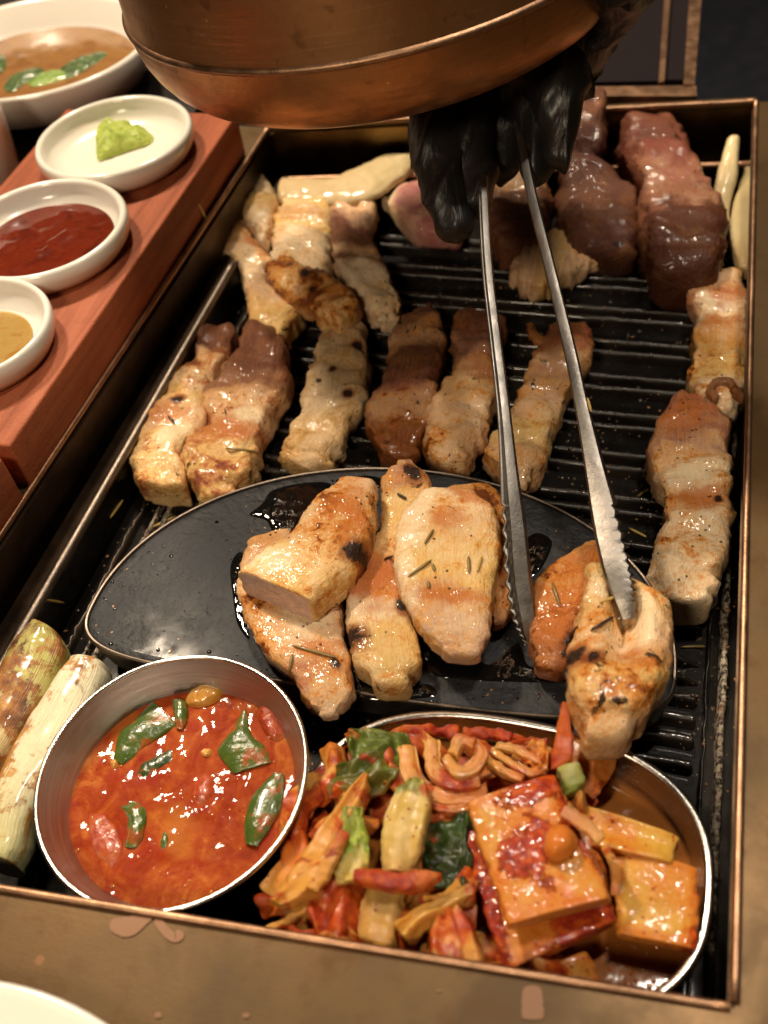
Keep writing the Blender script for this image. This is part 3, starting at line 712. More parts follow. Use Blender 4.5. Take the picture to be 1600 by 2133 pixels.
A('pork_strip', [(942, 675, 1050, 690), (945, 740, 1042, 750), (940, 790, 1037, 800), (905, 850, 1025, 860), (882, 905, 1005, 915), (890, 950, 980, 965)], .024,
  pork('pork_middle', bands(DARK, (.24, .10, .08), (.36, .13, .045), (.56, .32, .15), PALE, PALE), .35, .12, .8, seed=11.9),
  'pork strip with a pale rounded fat end, half under the left tong arm', seed=10, n=3.6, lump=.002)
A('pork_strip', [(1142, 705, 1226, 703), (1120, 760, 1232, 748), (1080, 830, 1195, 810), (1060, 880, 1160, 890), (1012, 925, 1145, 945), (1012, 965, 1126, 990), (1050, 998, 1100, 1012)], .022,
  pork('pork_middle_right', bands((.30, .08, .035), (.40, .2, .11), (.46, .24, .13), PALE, FAT, PALE), .3, .14, .8, seed=12.7),
  'pork strip with a curled orange end between the two tong arms', seed=11, n=3.6, lump=.0022)
A('pork_curl', ribbon([(1150, 712), (1128, 712), (1112, 700), (1106, 682)], 18), .006, pork('pork_curl_m', bands((.4, .14, .05), (.3, .1, .04)), .4, .1, .6, seed=3.3),
  'small orange brown curl of crisp skin beside the strip between the tong arms', zc=GZ+.016, n=2.2, N=24, M=16, lump=.0008, group=None)
A('raw_pork', [(805, 432, 808, 420), (835, 468, 835, 404), (865, 496, 865, 394), (900, 502, 905, 392), (940, 505, 938, 394)], .026,
  pork('pork_raw', bands(FATW, (.55, .22, .24), (.52, .17, .20), (.48, .16, .18), (.48, .16, .18)), .05, 0, .6, seed=13.1, dist=.2, gold=(.5, .2, .2), dk=(.4, .12, .12)),
  'raw pink pork piece with a white fat cap, left of the gloved fingers', seed=12, n=2.8, group=None)
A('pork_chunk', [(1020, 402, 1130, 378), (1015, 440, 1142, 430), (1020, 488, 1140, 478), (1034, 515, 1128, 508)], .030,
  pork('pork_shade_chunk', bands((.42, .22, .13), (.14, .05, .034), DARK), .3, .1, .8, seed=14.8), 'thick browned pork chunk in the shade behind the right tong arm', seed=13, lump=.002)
A('pork_chunk', [(1076, 588, 1084, 548), (1100, 616, 1115, 502), (1140, 608, 1160, 492), (1190, 580, 1205, 504), (1232, 560, 1230, 528)], .022,
  pork('pork_shade_pale', bands(PALE, FAT, PALE), .2, .08, .6, seed=15.2), 'pale rounded piece of pork crossed by the right tong arm', seed=14, n=3.6, lump=.0018)
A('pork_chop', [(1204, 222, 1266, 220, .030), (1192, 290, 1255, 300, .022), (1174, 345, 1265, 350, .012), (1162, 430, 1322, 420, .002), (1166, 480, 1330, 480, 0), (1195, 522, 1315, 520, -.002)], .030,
  pork('pork_bone_in', bands((.13, .05, .036), (.09, .030, .022), (.12, .042, .030), (.17, .065, .040), (.08, .026, .018)), .2, .12, .6, fib=.1, seed=16.6), 'long dark piece of pork leaning up against the back wall of the grill', seed=15, lump=.003, edge=.001, zc=GZ+.018, n=2.6)  # meat colours darkened to paint in the shade of hood and hand
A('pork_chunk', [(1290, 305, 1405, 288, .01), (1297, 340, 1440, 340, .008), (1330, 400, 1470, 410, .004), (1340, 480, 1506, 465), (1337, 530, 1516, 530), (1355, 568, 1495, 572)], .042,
  pork('pork_big_chunk', bands((.17, .055, .036), (.30, .085, .062), (.40, .15, .105), (.34, .14, .085), (.10, .030, .018), (.07, .020, .010)), .12, .2, 1.0, fib=.1, seed=17.3, gold=(.36, .13, .06)), 'largest pork chunk, reddish and glistening, at the back right of the grill', seed=16, lump=.003, n=3.6, zc=GZ+.020, N=70, M=44)  # last bands near black: hood and hand shade put into the colour
A('pork_strip', [(1434, 598, 1545, 594), (1428, 640, 1556, 640), (1445, 670, 1556, 670), (1440, 720, 1556, 720), (1438, 790, 1554, 790), (1438, 826, 1548, 826), (1465, 852, 1532, 856)], .022,
  pork('pork_right_upper', bands(PALE, (.48, .16, .13), FATW, (.55, .25, .09), (.58, .36, .14), FAT, FATW), .35, .14, .8, spots=[(.13, .5, .09, .5, 'rust'), (.42, 0, .05, .9, 'rust'), (.25, -.6, .08, .3, 'pale')], seed=18.1), 'upper pork strip against the right wall with a red top and a yellow fat end', seed=17, lump=.0022, p1=4)
A('pork_curl', ribbon([(1488, 830), (1478, 818), (1492, 800), (1516, 800), (1530, 815), (1544, 828)], 16), .007, pork('pork_curl_dark', bands((.3, .12, .06), (.2, .07, .03)), .4, .2, .6, seed=4.3),
  'dark brown twist of crisp fat lying on the upper right pork strip', zc=GZ+.022, n=2.2, N=30, M=14, lump=.0009, group=None, floor=None)
A('pork_strip', [(1390, 855, 1475, 848), (1358, 925, 1508, 882), (1355, 975, 1518, 950), (1368, 1025, 1530, 1000), (1385, 1050, 1516, 1040), (1380, 1100, 1520, 1090), (1362, 1140, 1510, 1140), (1346, 1200, 1498, 1200), (1342, 1225, 1490, 1232), (1358, 1248, 1478, 1254)], .024,
  pork('pork_right_lower', [(0, (.36, .10, .07)), (.14, (.42, .15, .10)), (.24, (.33, .12, .09)), (.36, PALE), (.46, FATW), (.56, (.50, .22, .10)), (.62, (.52, .20, .08)), (.68, FATW), (.86, FATW), (1, FATW)], .30, .06, .95, spots=[(.56, .1, .05, .9, 'rust'), (.10, 0, .1, .9, 'rust'), (.42, 0, .05, .9, 'pale'), (.58, .6, .015, .12, 'char')], seed=19.5), 'long layered pork strip nearest the camera along the right wall', seed=18, lump=.0022, p1=5, e1=.007, N=80, edge=.001)
# ------------------------------------------------------------------ vegetables at the back
def veg(name, stops, stripe=.5, burn=.0, seed=0, coat=.4, sss=.25, burnc=(.30, .105, .018), sc=9):
    n = NT(name); p = n.mapv(n.P(), loc=(seed, seed*.4, 0)); u, v, w = n.sep(n.attr('uvw'))[:3]
    base = n.ramp(n.math('ADD', u, n.math('MULTIPLY', n.math('SUBTRACT', n.noise(p, 40, 3), .5), .15)), stops)
    ln = n.noise(n.comb(n.math('MULTIPLY', u, 1.2), n.math('MULTIPLY', v, sc*1.6), n.math('MULTIPLY', w, sc)), 1.6, 4, .6)
    base = n.mix(n.math('MULTIPLY', n.step(ln, .45, .7), stripe), base, tuple(c*.62 for c in stops[0][1]))
    if burn:
        b = n.step(n.math('ADD', n.noise(p, 42, 6, .68, .3), n.math('MULTIPLY', n.math('SUBTRACT', ln, .5), .12)), .56-.16*burn+.02, .56-.16*burn+.10)
        b = n.math('MULTIPLY', b, n.step(w, -.1, .5))
        base = n.mix(b, base, n.ramp(n.noise(p, 95, 4, .6), [(.3, (.58, .30, .06)), (.52, burnc), (.70, (.07, .020, .006))]))
    ef = n.math('ABSOLUTE', n.attr('endf', False)); rg = n.wave(n.comb(ef, 0.0, 0.0), 5.5, .6, 1)
    base = n.mix(n.step(ef, .06, .12), base, n.mix(rg, tuple(c*.55 for c in stops[-1][1]), tuple(min(1, c*1.15) for c in stops[-1][1])))
    n.sss(sss, .004)
    n.set(Base_Color=base, Roughness=.38, Coat_Weight=coat, Coat_Roughness=.12, Normal=n.bump(n.math('ADD', ln, n.math('MULTIPLY', n.noise(p, 400, 3), .4)), .0007, 1.0)); return n.m
CREAM = (.80, .64, .34)
A('onion_slice', [(590, 422, 597, 374), (690, 428, 680, 378), (775, 415, 730, 358), (835, 376, 800, 330), (874, 342, 866, 327)], .012, veg('onion_m', [(0, (.66, .47, .23)), (1, (.74, .60, .32))], .35, 0, 2), 'pale tan curved slice of onion at the back of the left cluster', zc=GZ+.024, n=2.2, cat='onion', group=None, lump=.0012, thf=lambda u: 1.0)
A('mushroom_stick', [(1512, 300, 1540, 300, .02), (1492, 370, 1535, 370, .01), (1485, 430, 1521, 430), (1508, 470, 1520, 470)], .012, veg('mush1', [(0, CREAM), (1, (.70, .54, .28))], .08, 0, 5), 'thin cream stick of king oyster mushroom at the back right corner', n=2.4, zc=GZ+.016, cat='mushroom', group='king oyster mushroom pieces', lump=.0004, fine=.0001)
A('mushroom_slice', [(1548, 362, 1570, 362), (1524, 440, 1572, 440), (1520, 500, 1572, 500), (1538, 562, 1566, 566)], .012, veg('mush2', [(0, CREAM), (.7, CREAM), (1, (.62, .42, .18))], .08, 0, 6), 'wide cream slice of king oyster mushroom against the right wall', n=3.6, zc=GZ+.016, cat='mushroom', group='king oyster mushroom pieces', lump=.0004, fine=.0001)
# ------------------------------------------------------------------ grilled leeks at the lower left
GL = 'grilled leeks beside the stew bowl'
A('leek', [(70, 1314, 132, 1342), (28, 1362, 143, 1365), (-2, 1425, 107, 1445), (-42, 1520, 40, 1562), (-74, 1570, -8, 1625)], .026, veg('leek_a', [(0, (.46, .42, .10)), (.3, (.52, .50, .14)), (.6, (.66, .54, .26)), (1, (.66, .52, .26))], .60, .92, 3.7, sc=14), 'grilled leek with brown grill burns and a green end, at the left edge', n=2.5, cat='leek', group=GL, p0=9, p1=9, e0=.0015, e1=.0015, lump=.0006, fine=.0002, zc=GZ+.016)
A('leek', [(148, 1398, 226, 1406), (122, 1428, 226, 1432), (45, 1548, 160, 1575), (-5, 1660, 84, 1694), (-30, 1758, 60, 1775), (-32, 1790, 44, 1805)], .026, veg('leek_b', [(0, (.80, .74, .52)), (.6, (.80, .72, .47)), (1, (.60, .56, .25))], .30, .56, 8.1, sc=12, burnc=(.42, .17, .03)), 'white grilled leek leaning beside the stew bowl with an orange scorch along it', n=2.5, cat='leek', group=GL, p0=6, p1=9, e0=.003, e1=.0015, lump=.0005, fine=.0002, zc=GZ+.017)
A('leek', [(-30, 1384, 14, 1386), (-60, 1430, 2, 1420), (-90, 1480, -20, 1450)], .018, veg('leek_c', [(0, (.50, .50, .10)), (1, (.6, .55, .2))], .4, .1, 9), 'green tip of a third leek at the very left edge, mostly outside the photo', n=2.1, cat='leek', group=GL, N=24, M=20)

# ------------------------------------------------------------------ pork on the black plate
G2 = 'browned pork pieces on the black plate'
PF = PZ-.0008
B = lambda *a, **k: MEATS.append(meat(*a, group=G2, **{**dict(floor=PF), **k}))
B('pork_slice', [(518, 1148, 612, 1124), (502, 1190, 690, 1180), (499, 1245, 714, 1240), (520, 1310, 716, 1310), (562, 1375, 722, 1350), (612, 1420, 733, 1400), (642, 1470, 733, 1452), (668, 1488, 705, 1486)], .015,
  pork('slice_under', bands((.60, .30, .13), PALE, (.66, .42, .28), PALE, PALE, (.60, .34, .2), (.46, .17, .10), (.58, .36, .26)), .34, .12, .7, spots=[(.70, .2, .05, .8, 'rust'), (.80, .55, .025, .14, 'char'), (.45, .3, .15, .5, 'pale')], seed=21.2), 'wide pale pork slice under the cut piece, hanging over the plate front edge', zc=PZ+.0068, seed=21, N=72, M=44, lump=.0015)
B('pork_piece', [(828, 982, 864, 976), (797, 1012, 903, 1030), (795, 1080, 872, 1080), (785, 1140, 852, 1150), (740, 1210, 842, 1220), (722, 1290, 857, 1270), (728, 1340, 872, 1340), (740, 1390, 877, 1392), (772, 1418, 855, 1418)], .018,
  pork('slice_layered', [(0, PALE), (.08, (.42, .18, .10)), (.22, FAT), (.45, FAT), (.52, (.45, .13, .08)), (.66, (.42, .14, .09)), (.74, FATW), (.84, FAT), (1, (.66, .47, .20))], .34, .2, .95, spots=[(.86, -.80, .045, .35, 'char'), (.74, .75, .03, .16, 'char'), (.06, .3, .05, .4, 'char'), (.60, -.1, .09, .9, 'rust')], seed=22.6), 'long layered pork piece with red band and yellow fat end, left of the big slab', zc=PZ+.0085, seed=22, N=84, lump=.0016, p1=3.6)
B('pork_slice', [(930, 1042, 1033, 1034), (962, 1100, 1083, 1092), (1002, 1180, 1102, 1160), (1020, 1250, 1092, 1240), (1028, 1298, 1058, 1288)], .016,
  pork('slice_behind', bands((.46, .17, .05), FAT, (.42, .15, .08), (.44, .16, .09)), .55, .3, .8, seed=23.9), 'brown pork slice mostly hidden behind the big slab and the left tong tip', zc=PZ+.0085, seed=23)
B('pork_slab', [(872, 1048, 1000, 1050), (842, 1076, 1033, 1076), (825, 1130, 1043, 1130), (825, 1200, 1036, 1200), (846, 1265, 1026, 1270), (882, 1326, 1018, 1330), (918, 1358, 1000, 1362)], .016,
  pork('slab_big', [(0, FATW), (.18, (.66, .43, .26)), (.4, FAT), (.6, FAT), (.70, (.50, .22, .13)), (.78, (.60, .38, .28)), (1, (.58, .36, .27))], .36, .05, .65, spots=[(.15, -.75, .28, .42, 'pale'), (.55, -.85, .2, .3, 'pale'), (.70, .05, .05, .8, 'rust'), (.18, .0, .09, .35, 'rust'), (.02, .6, .06, .6, 'rust')], seed=24.4, fib=.55, gold=(.64, .26, .035), dk=(.40, .12, .02)), 'biggest golden pork slab with rosemary on it, in the middle of the black plate', zc=PZ+.019, seed=24, N=76, M=48, lump=.0014)
B('pork_piece', [(1210, 1152, 1272, 1150), (1114, 1222, 1288, 1216), (1105, 1265, 1284, 1290), (1102, 1335, 1232, 1345), (1116, 1378, 1188, 1390)], .020,
  pork('piece_brown', bands((.46, .18, .05), (.5, .26, .09), (.5, .2, .09), (.40, .13, .08), (.30, .1, .06)), .55, .14, 1.0, spots=[(.85, .6, .15, .4, 'char'), (.25, .2, .3, .9, 'rust'), (.7, -.4, .3, .6, 'rust')], seed=25.3), 'well browned shiny pork piece just behind the piece held by the tongs', zc=PZ+.0095, seed=25, lump=.002)
B('pork_piece', [(706, 1022, 783, 1036), (642, 1078, 784, 1082), (612, 1127, 775, 1132), (553, 1167, 738, 1207), (508, 1203, 667, 1266)], .022,
  pork('piece_cut', bands(PALE, (.64, .38, .19), (.58, .28, .11), FAT, FAT), .46, .16, .75, spots=[(.62, .86, .07, .22, 'char'), (.40, .55, .16, .35, 'rust'), (.22, .1, .2, .6, 'rust'), (.85, -.5, .15, .5, 'pale')], seed=26.7, cut=((.66, .47, .42), 1), fib=.45), 'golden pork piece with its pale pink cut end raised toward the camera', zc=PZ+.022, seed=26, N=76, M=52, p1=9, e1=.0035, lump=.0016)
def hz(u, v):
    g = max(0, 1-max(0, (u-.15))/.6) if u > .15 else u/.15*.9+.1
    return -.024*math.exp(-((v-.06)/.24)**2)*min(1, g)+.003*math.exp(-((u-.8)/.2)**2)
B('held_pork', [(1222, 1226, 1322, 1242), (1202, 1290, 1383, 1275), (1195, 1330, 1397, 1322), (1182, 1390, 1397, 1382), (1180, 1440, 1386, 1430), (1184, 1480, 1366, 1470), (1200, 1508, 1344, 1508), (1214, 1524, 1322, 1522)], .032,
  pork('piece_held', [(0, FAT), (.3, (.64, .40, .20)), (.5, PALE), (.66, (.62, .32, .14)), (.78, FAT), (1, (.62, .38, .23))], .40, .40, .7, spots=[(.60, -.88, .06, .20, 'char'), (.64, -.50, .04, .16, 'char'), (.60, .15, .05, .3, 'rust'), (.70, .45, .05, .3, 'rust'), (.35, .45, .2, .25, 'pale'), (.12, -.6, .1, .3, 'pale')], seed=27.4, fib=.6, gold=(.62, .22, .03), dk=(.28, .07, .012)), 'thick folded pork piece gripped by the tip of the right tong arm', zc=PZ+.024, seed=27, N=84, M=60, zoff=hz, lump=.0020, n=3.6, floor=None)

# ------------------------------------------------------------------ tongs
tg = empty('tongs', P(1050, 400, .08), 'steel serving tongs with long thin arms and serrated jaws held over the plate', 'tongs')
def arm(path, wid, sec, side, ser, name='tong_arm'):
    """folded sheet: sec lists the section (share of the width, height); the teeth are cut into its last point"""
    N = 260; c = catmull(np.array([P(x, y, z) for x, y, z in path]), N); T = np.gradient(c, axis=0); T /= np.linalg.norm(T, axis=1)[:, None]
    V = []; W_ = catmull(np.array(wid)[:, None], N)[:, 0]; k = len(sec)
    for i in range(N):
        s = i/(N-1); up = np.array([-.05, -.55, .83]); up = up-T[i]*(up @ T[i]); up /= np.linalg.norm(up); la = np.cross(T[i], up)*side
        saw = 0.0
        if ser[0] < s < ser[1]:
            ph = ((s-ser[0])/(ser[1]-ser[0])*ser[2]) % 1.0; saw = abs(ph-.5)*2*ser[3]
        w = W_[i]; hs = min(1.0, w/.009)
        for j, (a, b) in enumerate(sec):
            q = a*w-w*.5
            if j == k-1: q -= saw; b = b+saw*.5
            elif j == k-2: q -= saw*.4
            V.append(c[i]+la*q+up*b*hs)
    o = mesh(name, V, grid_faces(N, k, False), M['tong'], tg, smooth=True)
    m = o.modifiers.new('thickness', 'SOLIDIFY'); m.thickness = .0009; m.offset = 0
    o.data.set_sharp_from_angle(angle=math.radians(28)); return o
arm([(1000, 250, .095), (1005, 400, .082), (1014, 560, .066), (1032, 720, .050), (1048, 860, .037), (1058, 980, .026), (1068, 1100, .014), (1078, 1220, .001), (1092, 1300, -.008), (1102, 1345, -.015)],
    [.0040, .0042, .0045, .0048, .0054, .0072, .0100, .0110, .0095, .0040], [(0, -.006), (.06, -.0006), (.30, .0004), (.52, .0012), (.62, -.0026), (.80, -.0034), (1.0, -.0016)], 1, (.62, .985, 11, .0020))
arm([(1076, 230, .098), (1102, 380, .084), (1146, 560, .068), (1185, 720, .052), (1215, 860, .038), (1240, 980, .028), (1262, 1080, .023), (1283, 1170, .020), (1299, 1235, .016), (1309, 1290, .010)],
    [.0040, .0043, .0047, .0052, .0060, .0088, .0120, .0125, .0100, .0045], [(0, -.006), (.05, -.0008), (.12, .0004), (.55, .0008), (.86, .0002), (1.0, -.0012)], -1, (.64, .93, 10, .0026))
tag(tg, group=None)
# ------------------------------------------------------------------ the gloved hand
def skin_hand():
    J = []; E = []; Rr = []
    def jn(px, py, z, r, par=None):
        J.append(tuple(P(px, py, z))); Rr.append(r); i = len(J)-1
        if par is not None: E.append((par, i))
        return i
    palm = jn(1085, 110, .105, .032)
    wr = jn(1200, 40, .12, .027, palm); fo = jn(1265, -60, .15, .027, wr); fo2 = jn(1315, -190, .20, .031, fo)
    kn = [jn(1000, 130, .105, .020, palm), jn(1040, 170, .098, .019, palm), jn(1115, 190, .10, .019, palm), jn(1165, 190, .108, .017, palm)]
    th = jn(935, 180, .100, .019, palm)
    a = jn(912, 280, .090, .0165, th); a = jn(935, 400, .076, .0140, a); a = jn(955, 505, .064, .0100, a)
    a = jn(975, 250, .095, .0140, kn[0]); a = jn(988, 360, .080, .0120, a); a = jn(982, 450, .070, .0090, a)
    a = jn(1058, 250, .084, .0135, kn[1]); a = jn(1056, 325, .072, .0115, a); a = jn(1042, 372, .068, .0085, a)
    a = jn(1118, 260, .092, .0140, kn[2]); a = jn(1122, 330, .083, .0120, a); a = jn(1108, 382, .076, .0085, a)
    a = jn(1172, 250, .098, .0130, kn[3]); a = jn(1166, 310, .090, .0110, a); a = jn(1154, 358, .084, .0080, a)
    me = bpy.data.meshes.new('hand'); me.from_pydata(J, E, [])
    o = bpy.data.objects.new('hand_skeleton', me); COL.objects.link(o)
    m = o.modifiers.new('skin', 'SKIN'); m.use_smooth_shade = True
    for i, v in enumerate(me.skin_vertices[0].data): v.radius = (Rr[i], Rr[i]); v.use_root = (i == 0)
    s = o.modifiers.new('sub', 'SUBSURF'); s.levels = 3; s.render_levels = 3
    dg = bpy.context.evaluated_depsgraph_get(); em = bpy.data.meshes.new_from_object(o.evaluated_get(dg))
    V = np.array([v.co[:] for v in em.vertices]); Nn = np.array([v.normal[:] for v in em.vertices]); F = [tuple(p.vertices) for p in em.polygons]
    bpy.data.objects.remove(o)
    for i in range(len(V)):
        q = V[i]; w = 1-abs(fb((q[0]*1.3, q[1]*.5, q[2]*.45), 44, 1)); w2 = 1-abs(fb((q[0], q[1]*.5, q[2]*.4), 95, 1))
        V[i] = q+Nn[i]*(.0038*(w**5-.4)+.0011*(w2**5-.4)+.0015*fb(q, 28, 1))
    return mesh('person', V, F, M['glove'])
tag(skin_hand(), 'hand in a crumpled black plastic glove holding the tongs under the hood', 'person')

# ------------------------------------------------------------------ stew bowl
SBZ = -.004
sb = np.array([*P(357, 1612, SBZ)[:2], GZ]); RB = .0555; HB = SBZ-GZ
bw = empty('stew_bowl', sb, 'round brushed steel bowl of red stew at the lower left of the grill', 'bowl')
lathe_obj('bowl_body', [(.0005, .0012), (.024, .0012), (.031, .004), (.037, .011), (.0425, .020), (.0475, .030), (.0520, HB-.005), (RB-.0014, HB-.001)], sb, None, bw, n=120).data.materials.append(None)
def m_bowl():
    n = NT('spun_steel_bowl'); p = n.P(); x, y, z = n.sep(p)[:3]
    h = n.noise(n.comb(0.0, 0.0, z), 2600, 3, .7); g = n.noise(n.comb(n.math('MULTIPLY', x, .02), n.math('MULTIPLY', y, .02), z), 900, 4, .65)
    c = n.mix(n.step(g, .35, .65), (.43, .41, .39), (.55, .53, .51))
    c = n.mix(n.math('MULTIPLY', n.step(n.noise(p, 70, 4, .6), .56, .68), .4), c, (.34, .26, .2))
    n.set(Base_Color=c, Metallic=1.0, Roughness=n.step(g, .3, .7, .28, .42), Normal=n.bump(n.math('ADD', h, g), .00012, .8)); return n.m
M['bowl'] = m_bowl()
for o in bw.children:
    o.data.materials.clear(); o.data.materials.append(M['bowl'])
lathe_obj('bowl_outside', [(RB-.0008, HB-.0012), (.0532, HB-.006), (.0488, .030), (.0438, .019), (.038, .009), (.031, .002), (.024, 0), (.0005, 0)], sb, M['bowl'], bw, n=120)
V, F = tube([(sb[0]+(RB-.0008)*math.cos(a), sb[1]+(RB-.0008)*math.sin(a), sb[2]+HB) for a in np.linspace(0, 2*PI, 120, endpoint=False)], .0011, 10, True)
mesh('bowl_rim', V, F, M['steel_rim'], bw)
STZ = SBZ-.0165; SR = .0485
def m_stew():
    n = NT('red_stew'); p = n.P(); u = n.noise(p, 38, 5, .6, 1.4)
    sw = n.noise(n.mapv(p, scale=(1, .7, 1), rot=(0, 0, .7)), 85, 6, .7, 1.0)
    c = n.ramp(sw, [(.32, (.19, .016, .004)), (.45, (.27, .033, .006)), (.57, (.34, .062, .010)), (.70, (.47, .145, .025))])
    c = n.mix(n.math('MULTIPLY', n.step(u, .50, .62), .7), c, (.27, .022, .007))
    c = n.mix(n.math('MULTIPLY', n.math('MULTIPLY', n.step(n.vor(p, 330), .12, .2, 1, 0), n.step(n.noise(p, 60, 2), .45, .6)), .7), c, (.16, .012, .006))
    c = n.mix(n.math('MULTIPLY', n.step(n.noise(p, 26, 2), .56, .68), .6), c, (.44, .15, .022))
    h = n.math('ADD', n.noise(p, 170, 5, .6, .6), n.math('MULTIPLY', n.noise(p, 520, 3, .6), .35))
    n.sss(.05, .003)
    n.set(Base_Color=c, Roughness=.45, Normal=n.bump(h, .0007, .8), Coat_Weight=.42, Coat_Roughness=.05, Coat_Normal=n.bump(n.math('ADD', n.noise(p, 70, 3, .5, .5), n.math('MULTIPLY', n.noise(p, 200, 2), .05)), .0006, .8), Specular_IOR_Level=.05); return n.m
M['stew'] = m_stew()
V = []; K = 46; nn_ = 120
for k in range(K+1):
    r = SR*k/K+1e-5
    for j in range(nn_):
        a = 2*PI*j/nn_; x = sb[0]+r*math.cos(a); y = sb[1]+r*math.sin(a); e = 1-(k/K)**8
        q = ((x-sb[0])/SR, (y-sb[1])/SR)
        lumpy = .5+.5*math.tanh(3*(q[0]*.8-q[1]*.2+.15))
        V.append((x, y, STZ+e*(.0010*fb((x, y, 0), 60, 2)+lumpy*.0008*max(0, fb((x, y, 3), 110, 3))+.0001*fb((x, y, 1), 260, 2))))
o = mesh('stew', V, grid_faces(K+1, nn_), M['stew'])
bm = bmesh.new(); bm.from_mesh(o.data); bmesh.ops.recalc_face_normals(bm, faces=bm.faces)
if sum(f.normal.z for f in bm.faces) < 0: bmesh.ops.reverse_faces(bm, faces=bm.faces)
bm.to_mesh(o.data); bm.free()
tag(o, 'oily red chili stew filling the steel bowl', 'stew')
def m_pepper(name='green_pepper_skin', c1=(.050, .085, .010), c2=(.085, .125, .018)):
    n = NT(name); p = n.P(); c = n.mix(n.step(n.noise(p, 90, 4, .6), .35, .68), c1, c2)
    c = n.mix(n.math('MULTIPLY', n.step(n.noise(p, 95, 5, .65), .52, .62), .85), c, (.32, .06, .010))
    n.sss(.1, .003)
    n.set(Base_Color=c, Roughness=.26, Coat_Weight=.6, Coat_Roughness=.08, Normal=n.bump(n.noise(p, 260, 4), .0007, .9)); return n.m
M['pepper'] = m_pepper(); M['pepper_dark'] = m_pepper('dark_green_pepper_skin', (.022, .045, .010), (.045, .07, .014))
GPp = 'green pepper pieces in the red stew'
SUR = STZ-.0002
def pep(st, lb, mt='pepper', th=.0016, dz=0.0, bend=.0018, seed=0):
    A_ = np.array(st, float); cx_, cy_ = A_[:, 0::2].mean(), A_[:, 1::2].mean(); A_[:, 0::2] = cx_+(A_[:, 0::2]-cx_)*1.14; A_[:, 1::2] = cy_+(A_[:, 1::2]-cy_)*1.14; st = [tuple(q) for q in A_]
    o = loft('pepper_piece', st, th, M[mt], SUR+dz*.6, n=3.4, N=34, M=28, lump=.0008, fine=.0003, p0=5, p1=5, e0=.0008, e1=.0008, seed=seed, zoff=lambda u, v: bend*(1-v*v)*(.4+.6*math.sin(PI*u))-.001)
    MEATS.append(tag(o, lb, 'pepper', GPp))
pep([(242, 1572, 262, 1585), (250, 1535, 296, 1556), (280, 1500, 335, 1527), (312, 1470, 358, 1512)], 'largest green pepper piece, at the upper left of the stew', dz=.002, seed=41)
pep([(364, 1462, 388, 1468), (362, 1490, 388, 1492), (368, 1512, 380, 1514)], 'small upright green pepper piece at the top of the stew', dz=.003, seed=42)
pep([(505, 1486, 514, 1490), (482, 1525, 520, 1528), (462, 1560, 545, 1552), (486, 1600, 560, 1578)], 'pointed three cornered green pepper piece at the upper right of the stew', dz=.0025, seed=43)
pep([(276, 1612, 306, 1620), (300, 1590, 330, 1606), (330, 1570, 356, 1588), (350, 1562, 362, 1572)], 'dark green pepper piece half sunk just below the largest one', 'pepper_dark', seed=44, dz=.0002, bend=.0015)
pep([(565, 1618, 588, 1622), (530, 1655, 584, 1660), (514, 1700, 570, 1702), (516, 1745, 540, 1750)], 'glossy green pepper piece against the right side of the bowl', dz=.003, seed=45)
pep([(236, 1688, 288, 1672), (262, 1700, 300, 1692), (266, 1730, 296, 1728), (262, 1756, 284, 1756)], 'curved green pepper piece at the lower left of the stew', seed=46, dz=.0006, bend=.0018)
pep([(338, 1740, 348, 1738), (336, 1755, 350, 1752), (340, 1768, 346, 1768)], 'tiny green pepper sliver near the middle of the stew', seed=47, bend=.001, dz=.0004)
M['yellow_lump'] = m_paste('yellow_orange_lump', (.50, .20, .025), (.58, .28, .05), (.44, .12, .02), .25, 70, .0012)
M['red_lump'] = m_paste('red_lump', (.26, .018, .006), (.36, .05, .010), (.46, .12, .02), .4, 110, .0008, .35, .02)
for i, (ol, mt, h, lb) in enumerate([([(385, 1470), (400, 1442), (440, 1430), (470, 1440), (455, 1465), (420, 1478)], 'yellow_lump', .006, 'yellow orange tofu lump at the top edge of the stew'),
    ([(535, 1490), (555, 1468), (585, 1490), (600, 1530), (585, 1555), (555, 1535)], 'red_lump', .005, 'red lump of chili and tomato near the right rim of the stew'),
    ([(185, 1705), (215, 1690), (245, 1720), (262, 1770), (235, 1815), (195, 1775)], 'red_lump', .0035, 'orange red lump at the lower left of the stew'),
    ([(400, 1640), (430, 1610), (455, 1640), (440, 1680), (405, 1680)], 'red_lump', .003, 'red lump in the centre of the stew'),
    ([(230, 1590), (245, 1583), (252, 1597), (238, 1607)], 'yellow_lump', .003, 'small yellow crumb beside the largest pepper piece'),
    ([(418, 1568), (432, 1560), (446, 1564), (440, 1578), (424, 1580)], 'yellow_lump', .003, 'small yellow crumb left of the pointed pepper piece')]):
    tag(mound('stew_lump', ol, SUR-.0012, h, M[mt], lump=.0012, fr=160, flat=1.3), lb, 'lump', 'lumps in the stew')

